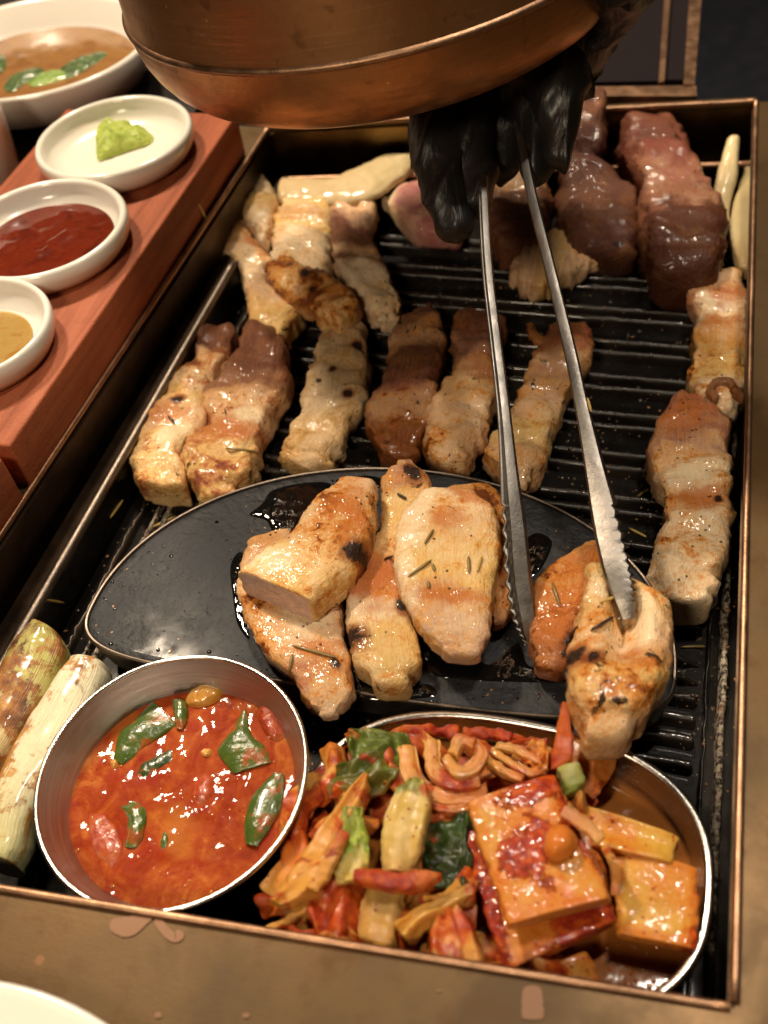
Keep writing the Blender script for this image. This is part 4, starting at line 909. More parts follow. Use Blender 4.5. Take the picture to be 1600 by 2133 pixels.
# ------------------------------------------------------------------ kimchi dish
DZ = -.020
dxl, dxr, dyb, dyf = -.1165, .0425, .2045, .0925
dc = np.array([(dxl+dxr)/2, (dyb+dyf)/2, GZ])
def dshape(r, z, n=150):
    a_, b_ = (dxr-dxl)/2, (dyb-dyf)/2; out = []
    for j in range(n):
        t = 2*PI*j/n; c, s = math.cos(t), math.sin(t); k = 2.5
        out.append((dc[0]+np.sign(c)*abs(c)**(2/k)*(a_+r), dc[1]+np.sign(s)*abs(s)**(2/k)*(b_+r), z))
    return out
kd = empty('kimchi_dish', dc, 'wide steel dish heaped with kimchi at the front right of the grill', 'dish')
def rings(name, rz, mt, cap):
    V = []
    for r, z in rz: V += dshape(r, z)
    F = grid_faces(len(rz), 150)
    if cap is not None: F.append(tuple(cap*150+j for j in range(150)))
    o = mesh(name, V, F, mt, kd); bm = bmesh.new(); bm.from_mesh(o.data); bmesh.ops.recalc_face_normals(bm, faces=bm.faces); bm.to_mesh(o.data); bm.free(); return o
rings('dish_inside', [(-.016, GZ+.0015), (-.010, GZ+.003), (-.006, GZ+.010), (-.0035, GZ+.02), (-.0018, DZ-.0005)], M['steel'], 0)
rings('dish_outside', [(.0005, DZ-.001), (-.0015, DZ-.009), (-.004, GZ+.010), (-.009, GZ+.002), (-.014, GZ+.0004)], M['steel'], 4)
V, F = tube(dshape(-.0008, DZ), .0021, 10, True); mesh('dish_rim', V, F, M['steel_rim'], kd)
def m_broth():
    n = NT('kimchi_broth'); p = n.P(); c = n.mix(n.noise(p, 50, 4, .6), (.30, .085, .016), (.40, .15, .03))
    n.sss(.1, .004); n.set(Base_Color=c, Roughness=.07, Coat_Weight=1, Coat_Roughness=.03, Normal=n.bump(n.noise(p, 60, 3), .0008, .5)); return n.m
o = mesh('broth', *(lambda V: (V, [tuple(range(150))]))(dshape(-.0045, GZ+.0155)), m_broth(), smooth=False); tag(o, 'orange broth pooled at the bottom of the kimchi dish', 'broth')

def kim(name, stops, paste=.4, seed=0, ribs=.4, coat=.85, sss=.4, pc=(.40, .028, .006), sc=8, green=None):
    n = NT(name); p = n.mapv(n.P(), loc=(seed, seed*.3, seed*.8)); u, v, w = n.sep(n.attr('uvw'))[:3]
    paste = paste+.10; nn = n.noise(p, 55, 4, .6)
    base = n.ramp(n.math('ADD', u, n.math('MULTIPLY', n.math('SUBTRACT', nn, .5), .35)), stops)
    if green:
        g = n.step(n.math('ADD', n.math('MULTIPLY', n.noise(p, 65, 4, .6, .6), .8), n.math('MULTIPLY', n.math('SUBTRACT', u, green[1]), -.6)), .42, .56)
        gc = n.mix(n.step(n.noise(p, 120, 4, .65, 1.0), .4, .6), green[0], tuple(min(1, c*2.2) for c in green[0]))
        base = n.mix(n.math('MULTIPLY', g, .9), base, gc)
    ln = n.noise(n.comb(n.math('MULTIPLY', u, 1.1), n.math('MULTIPLY', v, sc), n.math('MULTIPLY', w, 2.5)), 1.5, 4, .6, .4)
    base = n.mix(n.math('MULTIPLY', n.step(ln, .45, .68), ribs*.6), base, (.64, .20, .025))
    pm = n.step(n.noise(p, 58, 5, .62, .5), cov(paste)-.03, cov(paste)+.05)
    base = n.mix(n.math('MULTIPLY', pm, .9), base, n.ramp(n.noise(p, 240, 4, .6), [(.35, (.60, .12, .010)), (.55, pc), (.7, (.22, .010, .006))]))
    fk = n.math('MULTIPLY', n.step(n.vor(p, 300), .15, .21, 1, 0), n.step(n.noise(p, 70, 2), .46, .58))
    base = n.mix(n.math('MULTIPLY', fk, .85), base, (.30, .016, .010))
    h = n.math('ADD', n.math('ADD', n.noise(p, 330, 4, .6), n.math('MULTIPLY', ln, .9)), n.math('MULTIPLY', pm, .7))
    n.sss(sss, .005, (1, .6, .2))
    n.set(Base_Color=base, Specular_IOR_Level=.15, Roughness=.35, Normal=n.bump(h, .0004, 1.0), Coat_Weight=coat, Coat_Roughness=.08, Coat_Normal=n.bump(n.math('ADD', n.noise(p, 190, 2, .5), n.math('MULTIPLY', ln, .5)), .0009, .9)); return n.m
YEL = (.62, .32, .06); ORA = (.62, .19, .03); PEA = (.70, .34, .075); TAN = (.62, .44, .12); PAS = (.52, .075, .008)
GK = 'kimchi pieces in the steel dish'
KZ = -.018
def kimchi(name, st, th, mt, lb, dz=0.0, cat='kimchi', group=GK, **k):
    d = dict(n=3.0, N=50, M=40, lump=.0010, fine=.0004, p0=5, p1=5, e0=.0012, e1=.0012, edge=.0007); d.update(k)
    o = loft(name, st, th, mt, KZ+dz, **d); MEATS.append(tag(o, lb, cat, group)); return o
rib = lambda a, f, ph=0: (lambda u, v: a*math.cos(f*v+ph)*(0.6+.4*math.sin(3*u+ph)))
crump = lambda a, s: (lambda u, v: a*(noise.noise(Vector((u*4.1+s, v*2.3, s)))+.5*noise.noise(Vector((u*9+s, v*5, s)))))
def limp(a, f, s):
    return lambda u, v: a*.5*math.cos(f*v+s)*(.7+.3*math.sin(3*u+s))+a*.7*noise.noise(Vector((u*2.4+s, v*1.2, s*2)))-a*.6*abs(v)**2.5*(.5+.5*math.sin(4*u+s*3))
DG = (.020, .042, .008); LG = (.16, .24, .03); MG = (.07, .10, .014)
# lower layer, mostly covered, that fills the dish
LOWL = ['buried cabbage piece under the top of the pale orange fold', 'buried cabbage piece under the foot of the pale orange fold', 'buried cabbage piece under the pale ribbed hanging stem', 'buried cabbage piece under the large cabbage curl', 'buried cabbage piece under the red strip and yellow stem',
        'buried cabbage piece under the front of the radish stack', 'buried cabbage piece under the straight shreds behind the radish', 'buried cabbage piece under the long yellow radish stick', 'buried cabbage piece under the crumpled green leaf', 'buried cabbage piece behind the cabbage curl at the back', 'buried cabbage piece beside the small front radish slice', 'buried cabbage piece under the pale green stem piece']
for i, (x, y, a, l, w) in enumerate([(700, 1760, .9, 130, 60), (640, 1860, .4, 120, 60), (720, 1900, 1.2, 140, 60), (860, 1700, .2, 150, 70), (900, 1860, 2.0, 160, 66), (1010, 1980, .3, 150, 66), (1080, 1640, .5, 170, 60), (1200, 1720, 1.0, 130, 60), (780, 1600, .2, 150, 60), (960, 1600, .1, 200, 66), (1120, 1990, .6, 140, 60), (1190, 1640, .9, 110, 50)]):
    dx, dy = math.cos(a)*l/2, math.sin(a)*l/2
    kimchi('cabbage_piece', ribbon([(x-dx, y-dy), (x, y, .002), (x+dx, y+dy)], w), .005, kim('kimchi_low_%d' % i, [(0, ORA), (.5, YEL), (1, PAS)], .55, i*1.7), LOWL[i], dz=-.0075, cat='kimchi', group='buried kimchi cabbage', seed=60+i, zoff=rib(.0012, 5, i), N=26, M=22)
kimchi('cabbage_leaf', [(722, 1528, 790, 1520), (725, 1578, 850, 1535), (702, 1602, 845, 1590), (682, 1640, 805, 1645), (690, 1662, 730, 1665)], .003, kim('kimchi_leaf_green', [(0, DG), (.5, MG), (1, (.22, .15, .03))], .25, 3.1, .1, green=(MG, .6)), 'crumpled dark green cabbage leaf at the back left of the kimchi', dz=.006, seed=31, zoff=crump(.007, 2), N=60, M=44)
kimchi('cabbage_leaf', [(905, 1695, 980, 1670), (888, 1740, 988, 1712), (878, 1790, 988, 1785), (880, 1840, 980, 1850)], .003, kim('kimchi_leaf_dark', [(0, DG), (1, DG)], .12, 4.7, .05, green=(DG, .5)), 'very dark green cabbage leaf left of the top radish slice', dz=.004, seed=32, zoff=crump(.006, 5), N=54, M=40)
kimchi('cabbage_piece', [(756, 1612, 770, 1622), (706, 1672, 766, 1662), (662, 1730, 730, 1720), (622, 1790, 700, 1790), (582, 1845, 686, 1845), (560, 1872, 618, 1890)], .008, kim('kimchi_fold', [(0, PEA), (.5, PEA), (1, YEL)], .3, 5.5, .5), 'pale orange folded cabbage leaf at the left of the kimchi', dz=.010, seed=33, zoff=limp(.0045, 6, 3), N=60, M=48)
kimchi('cabbage_piece', ribbon([(716, 1740, .002), (690, 1790, .002), (655, 1850, 0)], 26), .005, kim('kimchi_fold2', [(0, PAS), (.4, PEA), (1, PEA)], .35, 5.9, .5), 'narrow inner fold lying on the pale orange cabbage leaf', dz=.0165, seed=34)
kimchi('cabbage_piece', [(712, 1688, 755, 1690), (700, 1740, 766, 1750), (693, 1800, 770, 1800), (702, 1838, 760, 1825)], .004, kim('kimchi_yg', [(0, YEL), (.35, YEL), (.6, (.50, .45, .10)), (1, TAN)], .15, 6.2, .3, green=(LG, .75)), 'yellow green cabbage leaf between the orange fold and the thick stem', dz=.012, seed=35, zoff=crump(.003, 8))
kimchi('stemmed_cabbage', [(850, 1626, 890, 1640), (826, 1652, 900, 1665), (802, 1710, 893, 1720), (796, 1780, 880, 1780), (800, 1818, 862, 1822)], .011, kim('kimchi_stem1', [(0, TAN), (.5, TAN), (1, (.60, .40, .14))], .14, 7.3, .35, green=((.10, .13, .02), .25)), 'thick tan cabbage stem with a green edge in the middle left of the kimchi', dz=.013, seed=36, zoff=limp(.0030, 6, 1), N=56, M=40)
kimchi('stemmed_cabbage', [(765, 1845, 850, 1850), (748, 1900, 836, 1910), (746, 1950, 826, 1965), (768, 1975, 815, 1980)], .010, kim('kimchi_stem2', [(0, TAN), (.5, (.52, .32, .11)), (1, YEL)], .12, 8.8, .4), 'pale ribbed cabbage stem hanging toward the front rim of the dish', dz=.006, seed=37, zoff=limp(.0030, 6, 2), N=50, M=44)
kimchi('cabbage_piece', [(655, 1852, 762, 1835), (645, 1900, 752, 1900), (660, 1952, 735, 1960)], .010, kim('kimchi_redchunk', [(0, PEA), (.5, ORA), (1, PAS)], .5, 9.9, .4), 'reddish translucent cabbage chunk at the lower left of the kimchi', dz=.004, seed=38, zoff=limp(.0045, 5, 5))
kimchi('radish_strip', ribbon([(558, 1938), (600, 1918), (640, 1892)], 18), .004, kim('kimchi_strip', [(0, PEA), (1, PEA)], .3, 2.2), 'thin pale pink strip at the far left of the kimchi', dz=.004, seed=39, N=30, M=18)
kimchi('carrot_strip', [(742, 1840, 746, 1812), (790, 1855, 782, 1812), (840, 1860, 840, 1820), (890, 1850, 893, 1812), (918, 1830, 914, 1818)], .007, kim('kimchi_red', [(0, PAS), (.5, (.52, .08, .02)), (1, ORA)], .55, 1.9), 'bright red chili coated strip lying across the pale stems', dz=.018, seed=40, n=2.8)
kimchi('stemmed_cabbage', [(982, 1840, 986, 1882), (922, 1868, 942, 1905), (862, 1897, 890, 1932), (826, 1925, 858, 1968)], .009, kim('kimchi_stem3', [(0, (.38, .22, .05)), (.5, YEL), (1, YEL)], .15, 3.9, .4), 'yellow cabbage stem pointing to the lower left under the radish stack', dz=.008, seed=48, zoff=limp(.004, 6, 4))
kimchi('cabbage_piece', [(908, 1915, 960, 1895), (890, 1958, 990, 1935), (888, 1998, 1010, 2000), (905, 2022, 1005, 2030)], .014, kim('kimchi_rib', [(0, PEA), (.4, PAS), (.6, PEA), (1, PEA)], .5, 4.1, .6, sc=12), 'red streaked cabbage rib at the front rim left of the radish stack', dz=.006, seed=49, zoff=limp(.004, 9, 6))
# a tangle of limp shreds that fills the gaps
G5 = 'limp kimchi shreds filling the gaps of the heap'
TG = [(672, 1610, 1.9, 110, 40, 'dark red shred draped over the left rim below the green leaf'), (630, 1700, 2.0, 120, 44, 'limp shred draped over the left rim beside the orange fold'), (590, 1800, 1.9, 120, 44, 'limp shred draped over the left rim next to the stew bowl'), (655, 1655, 2.2, 90, 36, 'orange shred between the left rim and the crumpled green leaf'), (690, 1700, 2.2, 110, 34, 'thin limp shred left of the crumpled green leaf'), (745, 1690, .8, 90, 30, 'orange shred between the green leaf and the orange fold'), (600, 1905, .3, 110, 40, 'dark red shred at the far lower left corner of the dish'), (640, 1945, .25, 110, 36, 'limp shred along the front rim under the pink strip'),
      (705, 1960, .5, 90, 40, 'wrinkled shred at the front rim left of the hanging stem'), (860, 1935, 1.9, 90, 34, 'shred standing between the hanging stem and the yellow stem'), (930, 1960, 2.5, 100, 40, 'shred under the red streaked rib'), (905, 1670, .1, 120, 34, 'broad shred under the end of the thick tan stem'),
      (870, 1560, .4, 100, 34, 'orange shred left of the curl below the chili paste'), (1040, 1555, .2, 120, 36, 'orange shred right of the curl below the chili paste'), (1100, 1590, -.5, 100, 34, 'crossing shred behind the radish and below the leaf tip'), (1130, 1580, .9, 80, 30, 'short shred left of the upright red strip'),
      (1060, 1620, .1, 140, 34, 'shred running along the back edge of the top radish slice'), (935, 1860, -.6, 120, 36, 'reddish shred beside the red strip, left of the radish stack'), (955, 1905, 1.3, 100, 34, 'reddish shred against the left side of the radish stack'), (1220, 1690, .6, 90, 34, 'soft shred at the left end of the yellow radish stick'),
      (1190, 1670, 1.1, 80, 34, 'soft shred under the green stem piece'), (775, 1870, .2, 110, 36, 'red stained shred under the red strip'), (690, 1850, 1.2, 120, 40, 'pale shred leaning on the reddish chunk'), (985, 2010, .4, 110, 40, 'shred at the front rim left of the lowest radish'),
      (1110, 2020, .1, 120, 44, 'orange shred under the front corner of the radish stack'), (830, 1600, 1.0, 110, 36, 'shred at the right side of the crumpled green leaf'), (650, 1800, 2.4, 120, 30, 'thin shred hanging off the outer side of the orange fold')]
for i, (x, y, a, l, w, lb) in enumerate(TG):
    dx, dy = math.cos(a)*l/2, math.sin(a)*l/2; bx, by = -dy*.35, dx*.35; sg = 1 if i % 2 else -1
    kimchi('cabbage_shred', ribbon([(x-dx, y-dy, -.002), (x-dx*.3+bx*sg, y-dy*.3+by*sg, .001), (x+dx*.3+bx*sg*.6, y+dy*.3+by*sg*.6, .001), (x+dx, y+dy, -.002)], w*1.35), .0030, kim('kimchi_tangle_%d' % i, [(0, [ORA, PEA, PAS, YEL][i % 4]), (.5, [PEA, YEL, ORA, PEA][i % 4]), (1, [PAS, ORA, PEA, ORA][i % 4])], [.35, .5, .25, .6][i % 4], i*1.9+3, .5), lb, dz=.002+.002*(i % 3), group=G5, seed=110+i, zoff=limp(.0040, 3.2, i*1.3), N=36, M=28, p0=3, p1=3, edge=0.0, lump=.0008, fine=.0002, e0=.002, e1=.002)
# curled shreds
gc_ = 'curled shreds of kimchi cabbage'
for i, (pth, w, dz, lb) in enumerate([([(850, 1565), (855, 1612), (885, 1648), (945, 1662), (1010, 1655)], 40, .009, 'longest outer curl of shredded cabbage, left of the radish stack'),
    ([(900, 1552), (905, 1600), (940, 1632), (995, 1628)], 36, .013, 'second curl of shredded cabbage inside the outer one'),
    ([(935, 1585), (952, 1612), (985, 1606), (1002, 1576), (988, 1556)], 28, .0165, 'tight inner ring of the shredded cabbage curl'),
    ([(945, 1572), (960, 1545), (984, 1552)], 28, .0195, 'topmost upright loop of the shredded cabbage curl'),
    ([(1030, 1570), (1060, 1590), (1100, 1612), (1130, 1608)], 20, .010, 'straight shred behind the top radish slice'),
    ([(1020, 1590), (1050, 1610), (1085, 1625)], 18, .012, 'short shred just left of the top radish slice'),
    ([(1040, 1560), (1085, 1570), (1125, 1590)], 16, .012, 'thin shred near the back rim behind the radish'),
    ([(880, 1672), (940, 1690), (1000, 1672)], 22, .007, 'wide shred under the curl, left corner of the radish')]):
    kimchi('cabbage_shred', ribbon([(a, b) for a, b in pth], w), .007, kim('kimchi_curl_%d' % i, [(0, PEA), (.5, (.64, .30, .10)), (1, ORA)], .22, i*2.3+1, .6, sc=5), lb, dz=dz, group=gc_, seed=70+i, lump=.0008, N=50, M=20, zoff=rib(.0016, 13, 1))
kimchi('cabbage_leaf', [(1066, 1580, 1078, 1572), (1085, 1582, 1120, 1542), (1110, 1602, 1140, 1560), (1120, 1612, 1142, 1600)], .003, kim('kimchi_tip', [(0, PEA), (1, ORA)], .3, 6.6), 'pale orange leaf tip standing up behind the radish stack', dz=.012, seed=81, zoff=crump(.004, 3))
for i, pt in enumerate([[(862, 1530), (905, 1526), (950, 1532)], [(970, 1528), (1020, 1532), (1060, 1540)], [(1066, 1540), (1100, 1545), (1135, 1548)]]):
    kimchi('chili_paste', ribbon(pt, 22), .006, kim('kimchi_paste_%d' % i, [(0, (.30, .02, .012)), (1, (.36, .04, .014))], .8, i*3+2), ['clot of dark red chili paste at the back left rim of the kimchi', 'clot of dark red chili paste at the middle of the back rim', 'clot of dark red chili paste at the right of the back rim'][i], dz=.001, group='clots of chili paste at the back rim', seed=90+i, lump=.0025)
kimchi('carrot_strip', [(1168, 1466, 1184, 1468, .006), (1157, 1530, 1193, 1524, .002), (1151, 1568, 1192, 1570), (1148, 1598, 1178, 1592, -.002)], .006, kim('kimchi_carrot', [(0, (.55, .12, .03)), (1, (.50, .09, .02))], .3, 7.1), 'upright orange red strip touching the pork held by the tongs', dz=.012, seed=82, n=2.8)
kimchi('cabbage_piece', [(1185, 1545, 1288, 1562), (1190, 1590, 1272, 1612), (1204, 1645, 1240, 1662)], .003, kim('kimchi_clear', [(0, (.52, .20, .04)), (1, ORA)], .2, 8.3), 'translucent tan cabbage piece under the held pork', dz=-.001, seed=83, zoff=rib(.0015, 3))
kimchi('stemmed_cabbage', [(1158, 1608, 1208, 1598), (1166, 1635, 1222, 1628), (1180, 1656, 1206, 1645)], .007, kim('kimchi_greenstem', [(0, (.34, .36, .10)), (1, (.16, .22, .04))], .05, 9.1), 'pale green stem piece behind the right corner of the top radish slice', dz=.011, seed=84)
# radish
def slabq(name, q, th, mt, lb, dz, cat='radish', **k):
    """four corners in pixels TL TR BR BL, each with its own height offset"""
    (a, b, c, d) = [tuple(x)+(0.0,)*(3-len(x)) for x in q]
    Z = KZ+dz
    L = np.array([P(a[0], a[1], Z+a[2]), (P(a[0], a[1], Z+a[2])*.5+P(d[0], d[1], Z+d[2])*.5), P(d[0], d[1], Z+d[2])]); R = np.array([P(b[0], b[1], Z+b[2]), (P(b[0], b[1], Z+b[2])*.5+P(c[0], c[1], Z+c[2])*.5), P(c[0], c[1], Z+c[2])])
    d_ = dict(n=6, p0=6, p1=6, e0=.0014, e1=.0014, N=50, M=48, lump=.0010, fine=.0003, edge=.0006, zoff=lambda u, v: .0016*math.sin(3*u+dz*900)*(1-.5*v*v)-.0012*v*v); d_.update(k)
    o = loft3(name, L, R, th, mt, **d_); MEATS.append(tag(o, lb, cat, 'radish slices in the kimchi')); return o
def radish(name, paste, seed, base=(.74, .46, .11), red=(.40, .026, .004), edge=ORA, spots=()):
    n = NT(name); p = n.mapv(n.P(), loc=(seed, seed*.6, 0)); u, v, w = n.sep(n.attr('uvw'))[:3]
    c = n.mix(n.step(n.noise(p, 34, 4, .55), .35, .65), base, YEL)
    c = n.mix(n.math('MULTIPLY', n.step(n.noise(p, 48, 4, .6), .40, .60), .70), c, (.68, .23, .025))
    c = n.mix(n.math('MULTIPLY', n.step(n.math('MAXIMUM', n.math('ABSOLUTE', v), n.math('ABSOLUTE', n.math('MULTIPLY', n.math('SUBTRACT', u, .5), 2.0))), .7, 1.0), .75), c, edge)
    pm = n.math('ADD', n.math('MULTIPLY', n.noise(p, 55, 5, .6, .4), .65), n.math('MULTIPLY', n.noise(p, 330, 4, .65), .35))
    if spots:
        bias = -.10
        for (u0, v0, su, sv, am) in spots:
            d2 = n.math('ADD', n.math('POWER', n.math('ABSOLUTE', n.math('DIVIDE', n.math('SUBTRACT', u, u0), su)), 2.0), n.math('POWER', n.math('ABSOLUTE', n.math('DIVIDE', n.math('SUBTRACT', v, v0), sv)), 2.0))
            bias = n.math('ADD', bias, n.math('MULTIPLY', n.step(d2, 0, 1.6, 1, 0), am))
        pm = n.math('ADD', pm, bias)
    m1 = n.step(pm, cov(paste), cov(paste)+.07); m0 = n.step(pm, cov(paste)-.13, cov(paste)+.02)
    c = n.mix(n.math('MULTIPLY', m0, .8), c, (.62, .15, .018))
    c = n.mix(n.math('MULTIPLY', m1, .92), c, n.ramp(n.noise(p, 260, 4, .65), [(.36, (.58, .105, .008)), (.5, red), (.66, (.19, .007, .004))]))
    fk = n.math('MULTIPLY', n.step(n.vor(p, 320), .17, .23, 1, 0), n.step(n.noise(p, 80, 2), .42, .54))
    c = n.mix(n.math('MULTIPLY', fk, .8), c, (.34, .03, .012))
    n.sss(.3, .005, (1, .6, .2))
    h = n.math('ADD', n.math('MULTIPLY', n.noise(p, 330, 4, .6), .8), n.math('MULTIPLY', m1, n.math('ADD', .6, n.noise(p, 420, 3))))
    n.set(Base_Color=c, Specular_IOR_Level=.15, Roughness=.35, Normal=n.bump(h, .0008, 1), Coat_Weight=.85, Coat_Roughness=.06, Coat_Normal=n.bump(n.math('ADD', n.noise(p, 230, 2, .5), n.math('MULTIPLY', n.step(n.vor(p, 420), 0, .55, 1, 0), .35)), .0010, .9)); return n.m
slabq('radish_slice', [(1132, 2035), (1222, 1992), (1266, 2062), (1160, 2100)], .008, radish('radish_e', .25, 5.0), 'small orange radish slice at the front rim beside the broth', -.004)
slabq('radish_slice', [(1272, 1782), (1452, 1818), (1456, 1972), (1286, 1938)], .0065, radish('radish_c', .30, 1.2, spots=[(.5, .95, .6, .18, .14), (.95, .8, .2, .3, .16), (.1, -.9, .3, .3, .1)], base=(.74, .42, .06)), 'yellow radish slice resting against the right rim of the dish', .002, fine=.0005)
slabq('radish_stick', [(1214, 1688), (1414, 1754), (1400, 1800), (1228, 1762)], .010, radish('radish_d', .08, 2.3, base=(.66, .40, .06), edge=YEL), 'long yellow radish stick behind the right hand slice', .004, cat='radish')
slabq('radish_slice', [(962, 1742), (1232, 1710), (1284, 1912), (1052, 2022)], .0075, radish('radish_b', .62, 3.7, spots=[(.9, .55, .25, .6, .3), (.5, -.95, .6, .2, .25)], base=(.66, .40, .16), red=(.34, .022, .016)), 'red smeared radish slice under the top one in the stack', .004)
slabq('radish_slice', [(975, 1684, .004), (1157, 1622, .002), (1272, 1866, .004), (1058, 1922, .004)], .0075, radish('radish_a', .50, 6.4, spots=[(.55, -.35, .18, .55, .21), (.47, .25, .18, .34, .18), (.05, .25, .13, .8, .21), (.3, .9, .35, .22, .16), (.8, -.1, .14, .22, .14), (.55, .95, .5, .10, .14)]), 'topmost radish slice of the stack, pale with bright red paste across it', .017, N=64, M=60)
kimchi('onion_sliver', ribbon([(1178, 1692), (1215, 1715), (1248, 1748)], 24), .002, kim('onion_clear', [(0, (.62, .28, .16)), (1, PEA)], .15, 4), 'translucent onion sliver lying on the right of the top radish slice', dz=.0275, cat='onion', group=None, seed=86, N=24, M=16)
kimchi('onion_sliver', ribbon([(1262, 1768), (1282, 1810), (1278, 1860)], 20), .002, kim('onion_clear2', [(0, YEL), (1, ORA)], .15, 5), 'translucent sliver leaning on the right edge of the top radish slice', dz=.013, cat='onion', group=None, seed=87, N=24, M=16)
tag(mound('garlic_clove', [(1132, 1758), (1142, 1728), (1175, 1720), (1202, 1745), (1195, 1778), (1160, 1795), (1138, 1782)], KZ+.0255, .006, kim('garlic_m', [(0, ORA), (1, ORA)], .1, 2), lump=.0004, flat=1.2), 'round orange garlic piece on the top radish slice', 'garlic')

# ------------------------------------------------------------------ rosemary, flakes and droplets, laid on what lies below them
bpy.context.view_layer.update()
dg = bpy.context.evaluated_depsgraph_get()
def hit(px, py):
    d = Vector(RO @ np.array([px-CX, py-CY, FPX])); d.normalize()
    ok, loc, nor, idx, ob, mtx = S.ray_cast(dg, Vector(CAMP), d)
    return (loc, nor, ob) if ok else (None, None, None)
def m_rose(name, c1, c2):
    n = NT(name); n.set(Base_Color=n.mix(n.noise(n.P(), 300, 3), c1, c2), Roughness=.45, Coat_Weight=.4, Coat_Roughness=.15); return n.m
RG = m_rose('rosemary_olive', (.30, .21, .05), (.14, .085, .02)); RB_ = m_rose('rosemary_burnt', (.04, .02, .012), (.012, .007, .005)); RY = m_rose('rosemary_straw', (.55, .38, .10), (.40, .25, .06))
needles = [((608, 1346), (704, 1372), RG, 'long brown rosemary needle on the slice hanging over the plate edge'), ((604, 1404), (610, 1364), RG, 'short rosemary needle left of the long one on the overhanging slice'),
 ((850, 1204), (900, 1168), RG, 'dark slanted rosemary needle at the middle left of the big slab'), ((884, 1136), (904, 1104), RG, 'olive rosemary needle at the top left of the big slab'), ((976, 1160), (978, 1196), RG, 'upright rosemary needle right of the middle of the big slab'),
 ((994, 1194), (1004, 1160), RY, 'straw coloured rosemary needle nearest the right edge of the big slab'), ((901, 1176), (906, 1192), RG, 'tiny rosemary needle at the end of the dark slanted one'), ((892, 1212), (894, 1228), RG, 'lowest tiny rosemary needle on the big slab'),
 ((800, 1168), (820, 1160), RB_, 'black rosemary needle in the gap left of the big slab'), ((828, 1030), (848, 1042), RB_, 'black flake shaped needle at the top of the long layered piece'), ((1150, 1214), (1166, 1264), RG, 'thick rosemary needle on the well browned piece'),
 ((1250, 1259), (1284, 1242), RY, 'straw coloured rosemary needle on the held pork'), ((1230, 1316), (1277, 1286), RB_, 'curved black rosemary needle on the held pork'), ((1312, 1103), (1347, 1121), RY, 'straw coloured rosemary needle on the grill right of the tong jaw'),
 ((1327, 1036), (1352, 1020), RG, 'rosemary needle on the grill bar left of the long right strip'), ((1418, 1350), (1472, 1348), RG, 'rosemary needle on the grill right of the held pork'), ((316, 1099), (367, 1076), RY, 'yellow rosemary needle on the grill just above the black plate rim'),
 ((88, 1249), (132, 1256), RY, 'rosemary needle lying across the left gutter of the grill'), ((228, 1080), (255, 1042), RY, 'rosemary needle beside the left crusted ridge'), ((470, 935), (538, 943), RG, 'rosemary needle across the second left pork strip'),
 ((376, 945), (388, 910), RG, 'thin dark needle between the two left pork strips'), ((350, 868), (366, 882), RB_, 'black flake on the leftmost pork strip'), ((412, 425), (428, 455), RY, 'rosemary needle stuck to the left copper rim'), ((1182, 1340), (1205, 1305), RB_, 'black twig where the held pork meets the browned piece'),
 ((1222, 830), (1230, 860), RY, 'small yellow needle on the right tong arm')]
for (a, b, mt, lb) in needles:
    pts = []
    for t in np.linspace(0, 1, 7):
        l, nr, ob = hit(a[0]+(b[0]-a[0])*t, a[1]+(b[1]-a[1])*t)
        if l is not None: pts.append(np.array(l)+np.array(nr)*.0005)
    if len(pts) < 4: continue
    pts = np.array(pts); k = pts[:, 2]; A1 = np.polyfit(np.linspace(0, 1, len(pts)), pts, 2); tt = np.linspace(0, 1, 12)
    q = A1[0]*tt[:, None]**2+A1[1]*tt[:, None]+A1[2]; q[:, 2] += .0003
    V, F = tube(q, [.00062*(1-abs(2*x-1)**5)+.0001 for x in tt], 8)
    tag(mesh('rosemary_needle', V, F, mt), lb, 'rosemary', 'rosemary needles scattered over the food and the grill')
# grease droplets on the bars and plates
def drops(name, n, region, rr, mt, label, on=('grill_bar', 'plate_base', 'plate_surface'), seed=1, flat=.6):
    rnd = random.Random(seed); parts = []
    for i in range(n*6):
        if len(parts) >= n: break
        px = rnd.uniform(region[0], region[2]); py = rnd.uniform(region[1], region[3]); l, nr, ob = hit(px, py)
        if l is None or not any(ob.name.startswith(k) for k in on): continue
        r = rnd.uniform(*rr)*(.5+rnd.random()); V = []; NN = 8
        for k, (a, z) in enumerate(((1, -.1), (.95, .35), (.7, .75), (.3, .96))):
            for j in range(NN): V.append((l[0]+r*a*math.cos(2*PI*j/NN), l[1]+r*a*math.sin(2*PI*j/NN), l[2]+r*z*flat))
        F = grid_faces(4, NN); F.append(tuple(24+j for j in range(NN))); parts.append((V, F))
    if parts: tag(mesh(name, *join(parts), mt), label, 'grease', kind='stuff')
drops('grease_drops', 420, (60, 480, 1560, 1650), (.0003, .0010), M['drop'], 'tiny beads of grease all over the grill bars', on=('grill_bar', 'plate_base'), seed=3)
drops('grease_drops', 60, (200, 980, 1400, 1480), (.0003, .0008), M['oil'], 'small dark beads of oil on the black plate', on=('plate_surface',), seed=5)

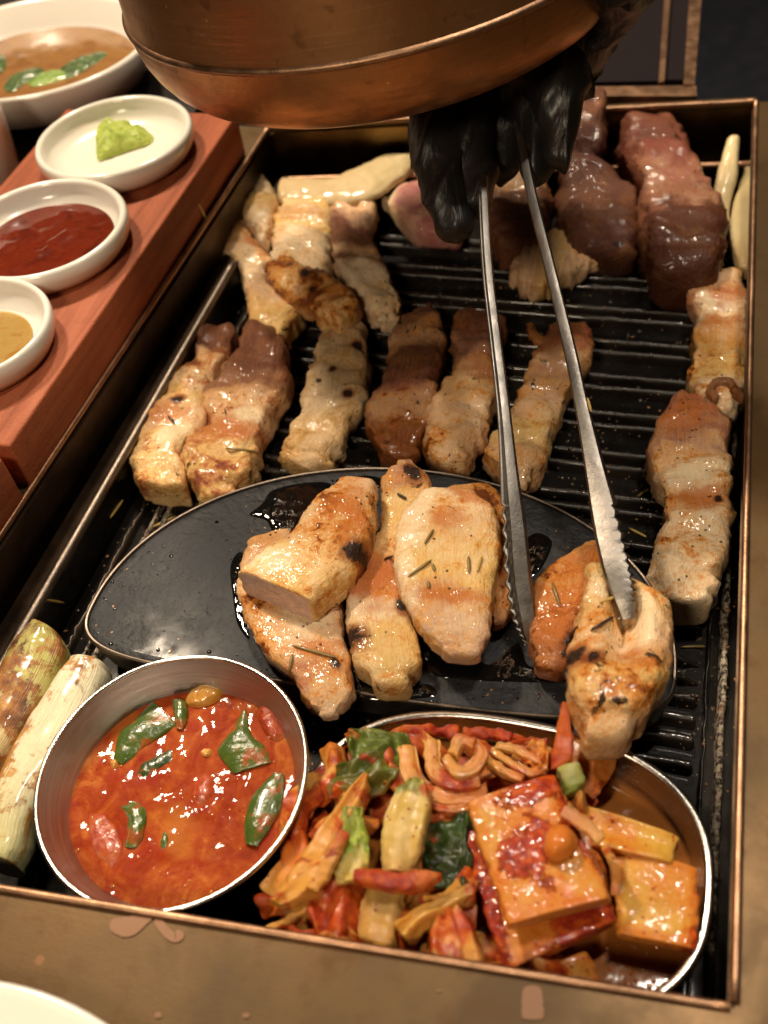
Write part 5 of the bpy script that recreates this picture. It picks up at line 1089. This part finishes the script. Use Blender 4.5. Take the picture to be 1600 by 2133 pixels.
def crumbs(name, n, region, rr, mt, label, on, seed=1):
    rnd = random.Random(seed); parts = []
    for i in range(n*8):
        if len(parts) >= n: break
        px = rnd.uniform(region[0], region[2]); py = rnd.uniform(region[1], region[3])
        if noise.noise(Vector((px*.006, py*.006, seed))) < .0: continue
        l, nr, ob = hit(px, py)
        if l is None or not any(ob.name.startswith(k) for k in on): continue
        r = rnd.uniform(*rr); a0 = rnd.random()*6; el = rnd.uniform(.5, 1.6); V = []
        for z, s in ((-.2, .9), (.35, 1.0), (.8, .5)):
            for j in range(6):
                a = a0+2*PI*j/6; q = s*r*rnd.uniform(.7, 1.2); x = q*math.cos(a)*el; y = q*math.sin(a)
                V.append((l[0]+x*math.cos(a0)-y*math.sin(a0), l[1]+x*math.sin(a0)+y*math.cos(a0), l[2]+z*r*.8))
        F = grid_faces(3, 6); F.append(tuple(12+j for j in range(6))); parts.append((V, F))
    if parts: tag(mesh(name, *join(parts), mt, smooth=False), label, 'crumbs', kind='stuff')
CB = m_rose('burnt_crumb', (.05, .022, .010), (.012, .007, .005)); CT = m_rose('fried_crumb', (.36, .19, .07), (.18, .08, .03))
crumbs('burnt_crumbs', 160, (100, 480, 1540, 1650), (.0004, .0014), CB, 'burnt black crumbs stuck to the grill bars', ('grill_bar', 'plate_base', 'gutter'), 11)
crumbs('fried_crumbs', 120, (60, 480, 1540, 1650), (.0003, .0010), CT, 'golden fried crumbs scattered over the grill', ('grill_bar', 'plate_base', 'gutter', 'crusted'), 12)
crumbs('burnt_crumbs', 70, (200, 980, 1400, 1480), (.0003, .0009), CB, 'burnt black crumbs on the black plate around the pork', ('plate_surface',), 13)
crumbs('fried_crumbs', 40, (200, 980, 1400, 1480), (.0003, .0008), CT, 'golden crumbs on the black plate around the pork', ('plate_surface',), 14)

M['oil_orange'] = m_oil('orange_chili_oil', (.42, .10, .008), .06)
drops('stew_oil_drops', 45, (150, 1420, 640, 1870), (.0003, .0009), M['oil_orange'], 'small beads and bubbles of orange oil on the stew', on=('stew',), seed=9, flat=.5)
drops('broth_bubbles', 26, (1200, 1880, 1450, 2080), (.0004, .0011), M['oil_orange'], 'small bubbles on the broth at the right of the kimchi dish', on=('broth',), seed=10, flat=.5)
for o in S.objects:
    if 'o3' in o: del o['o3']
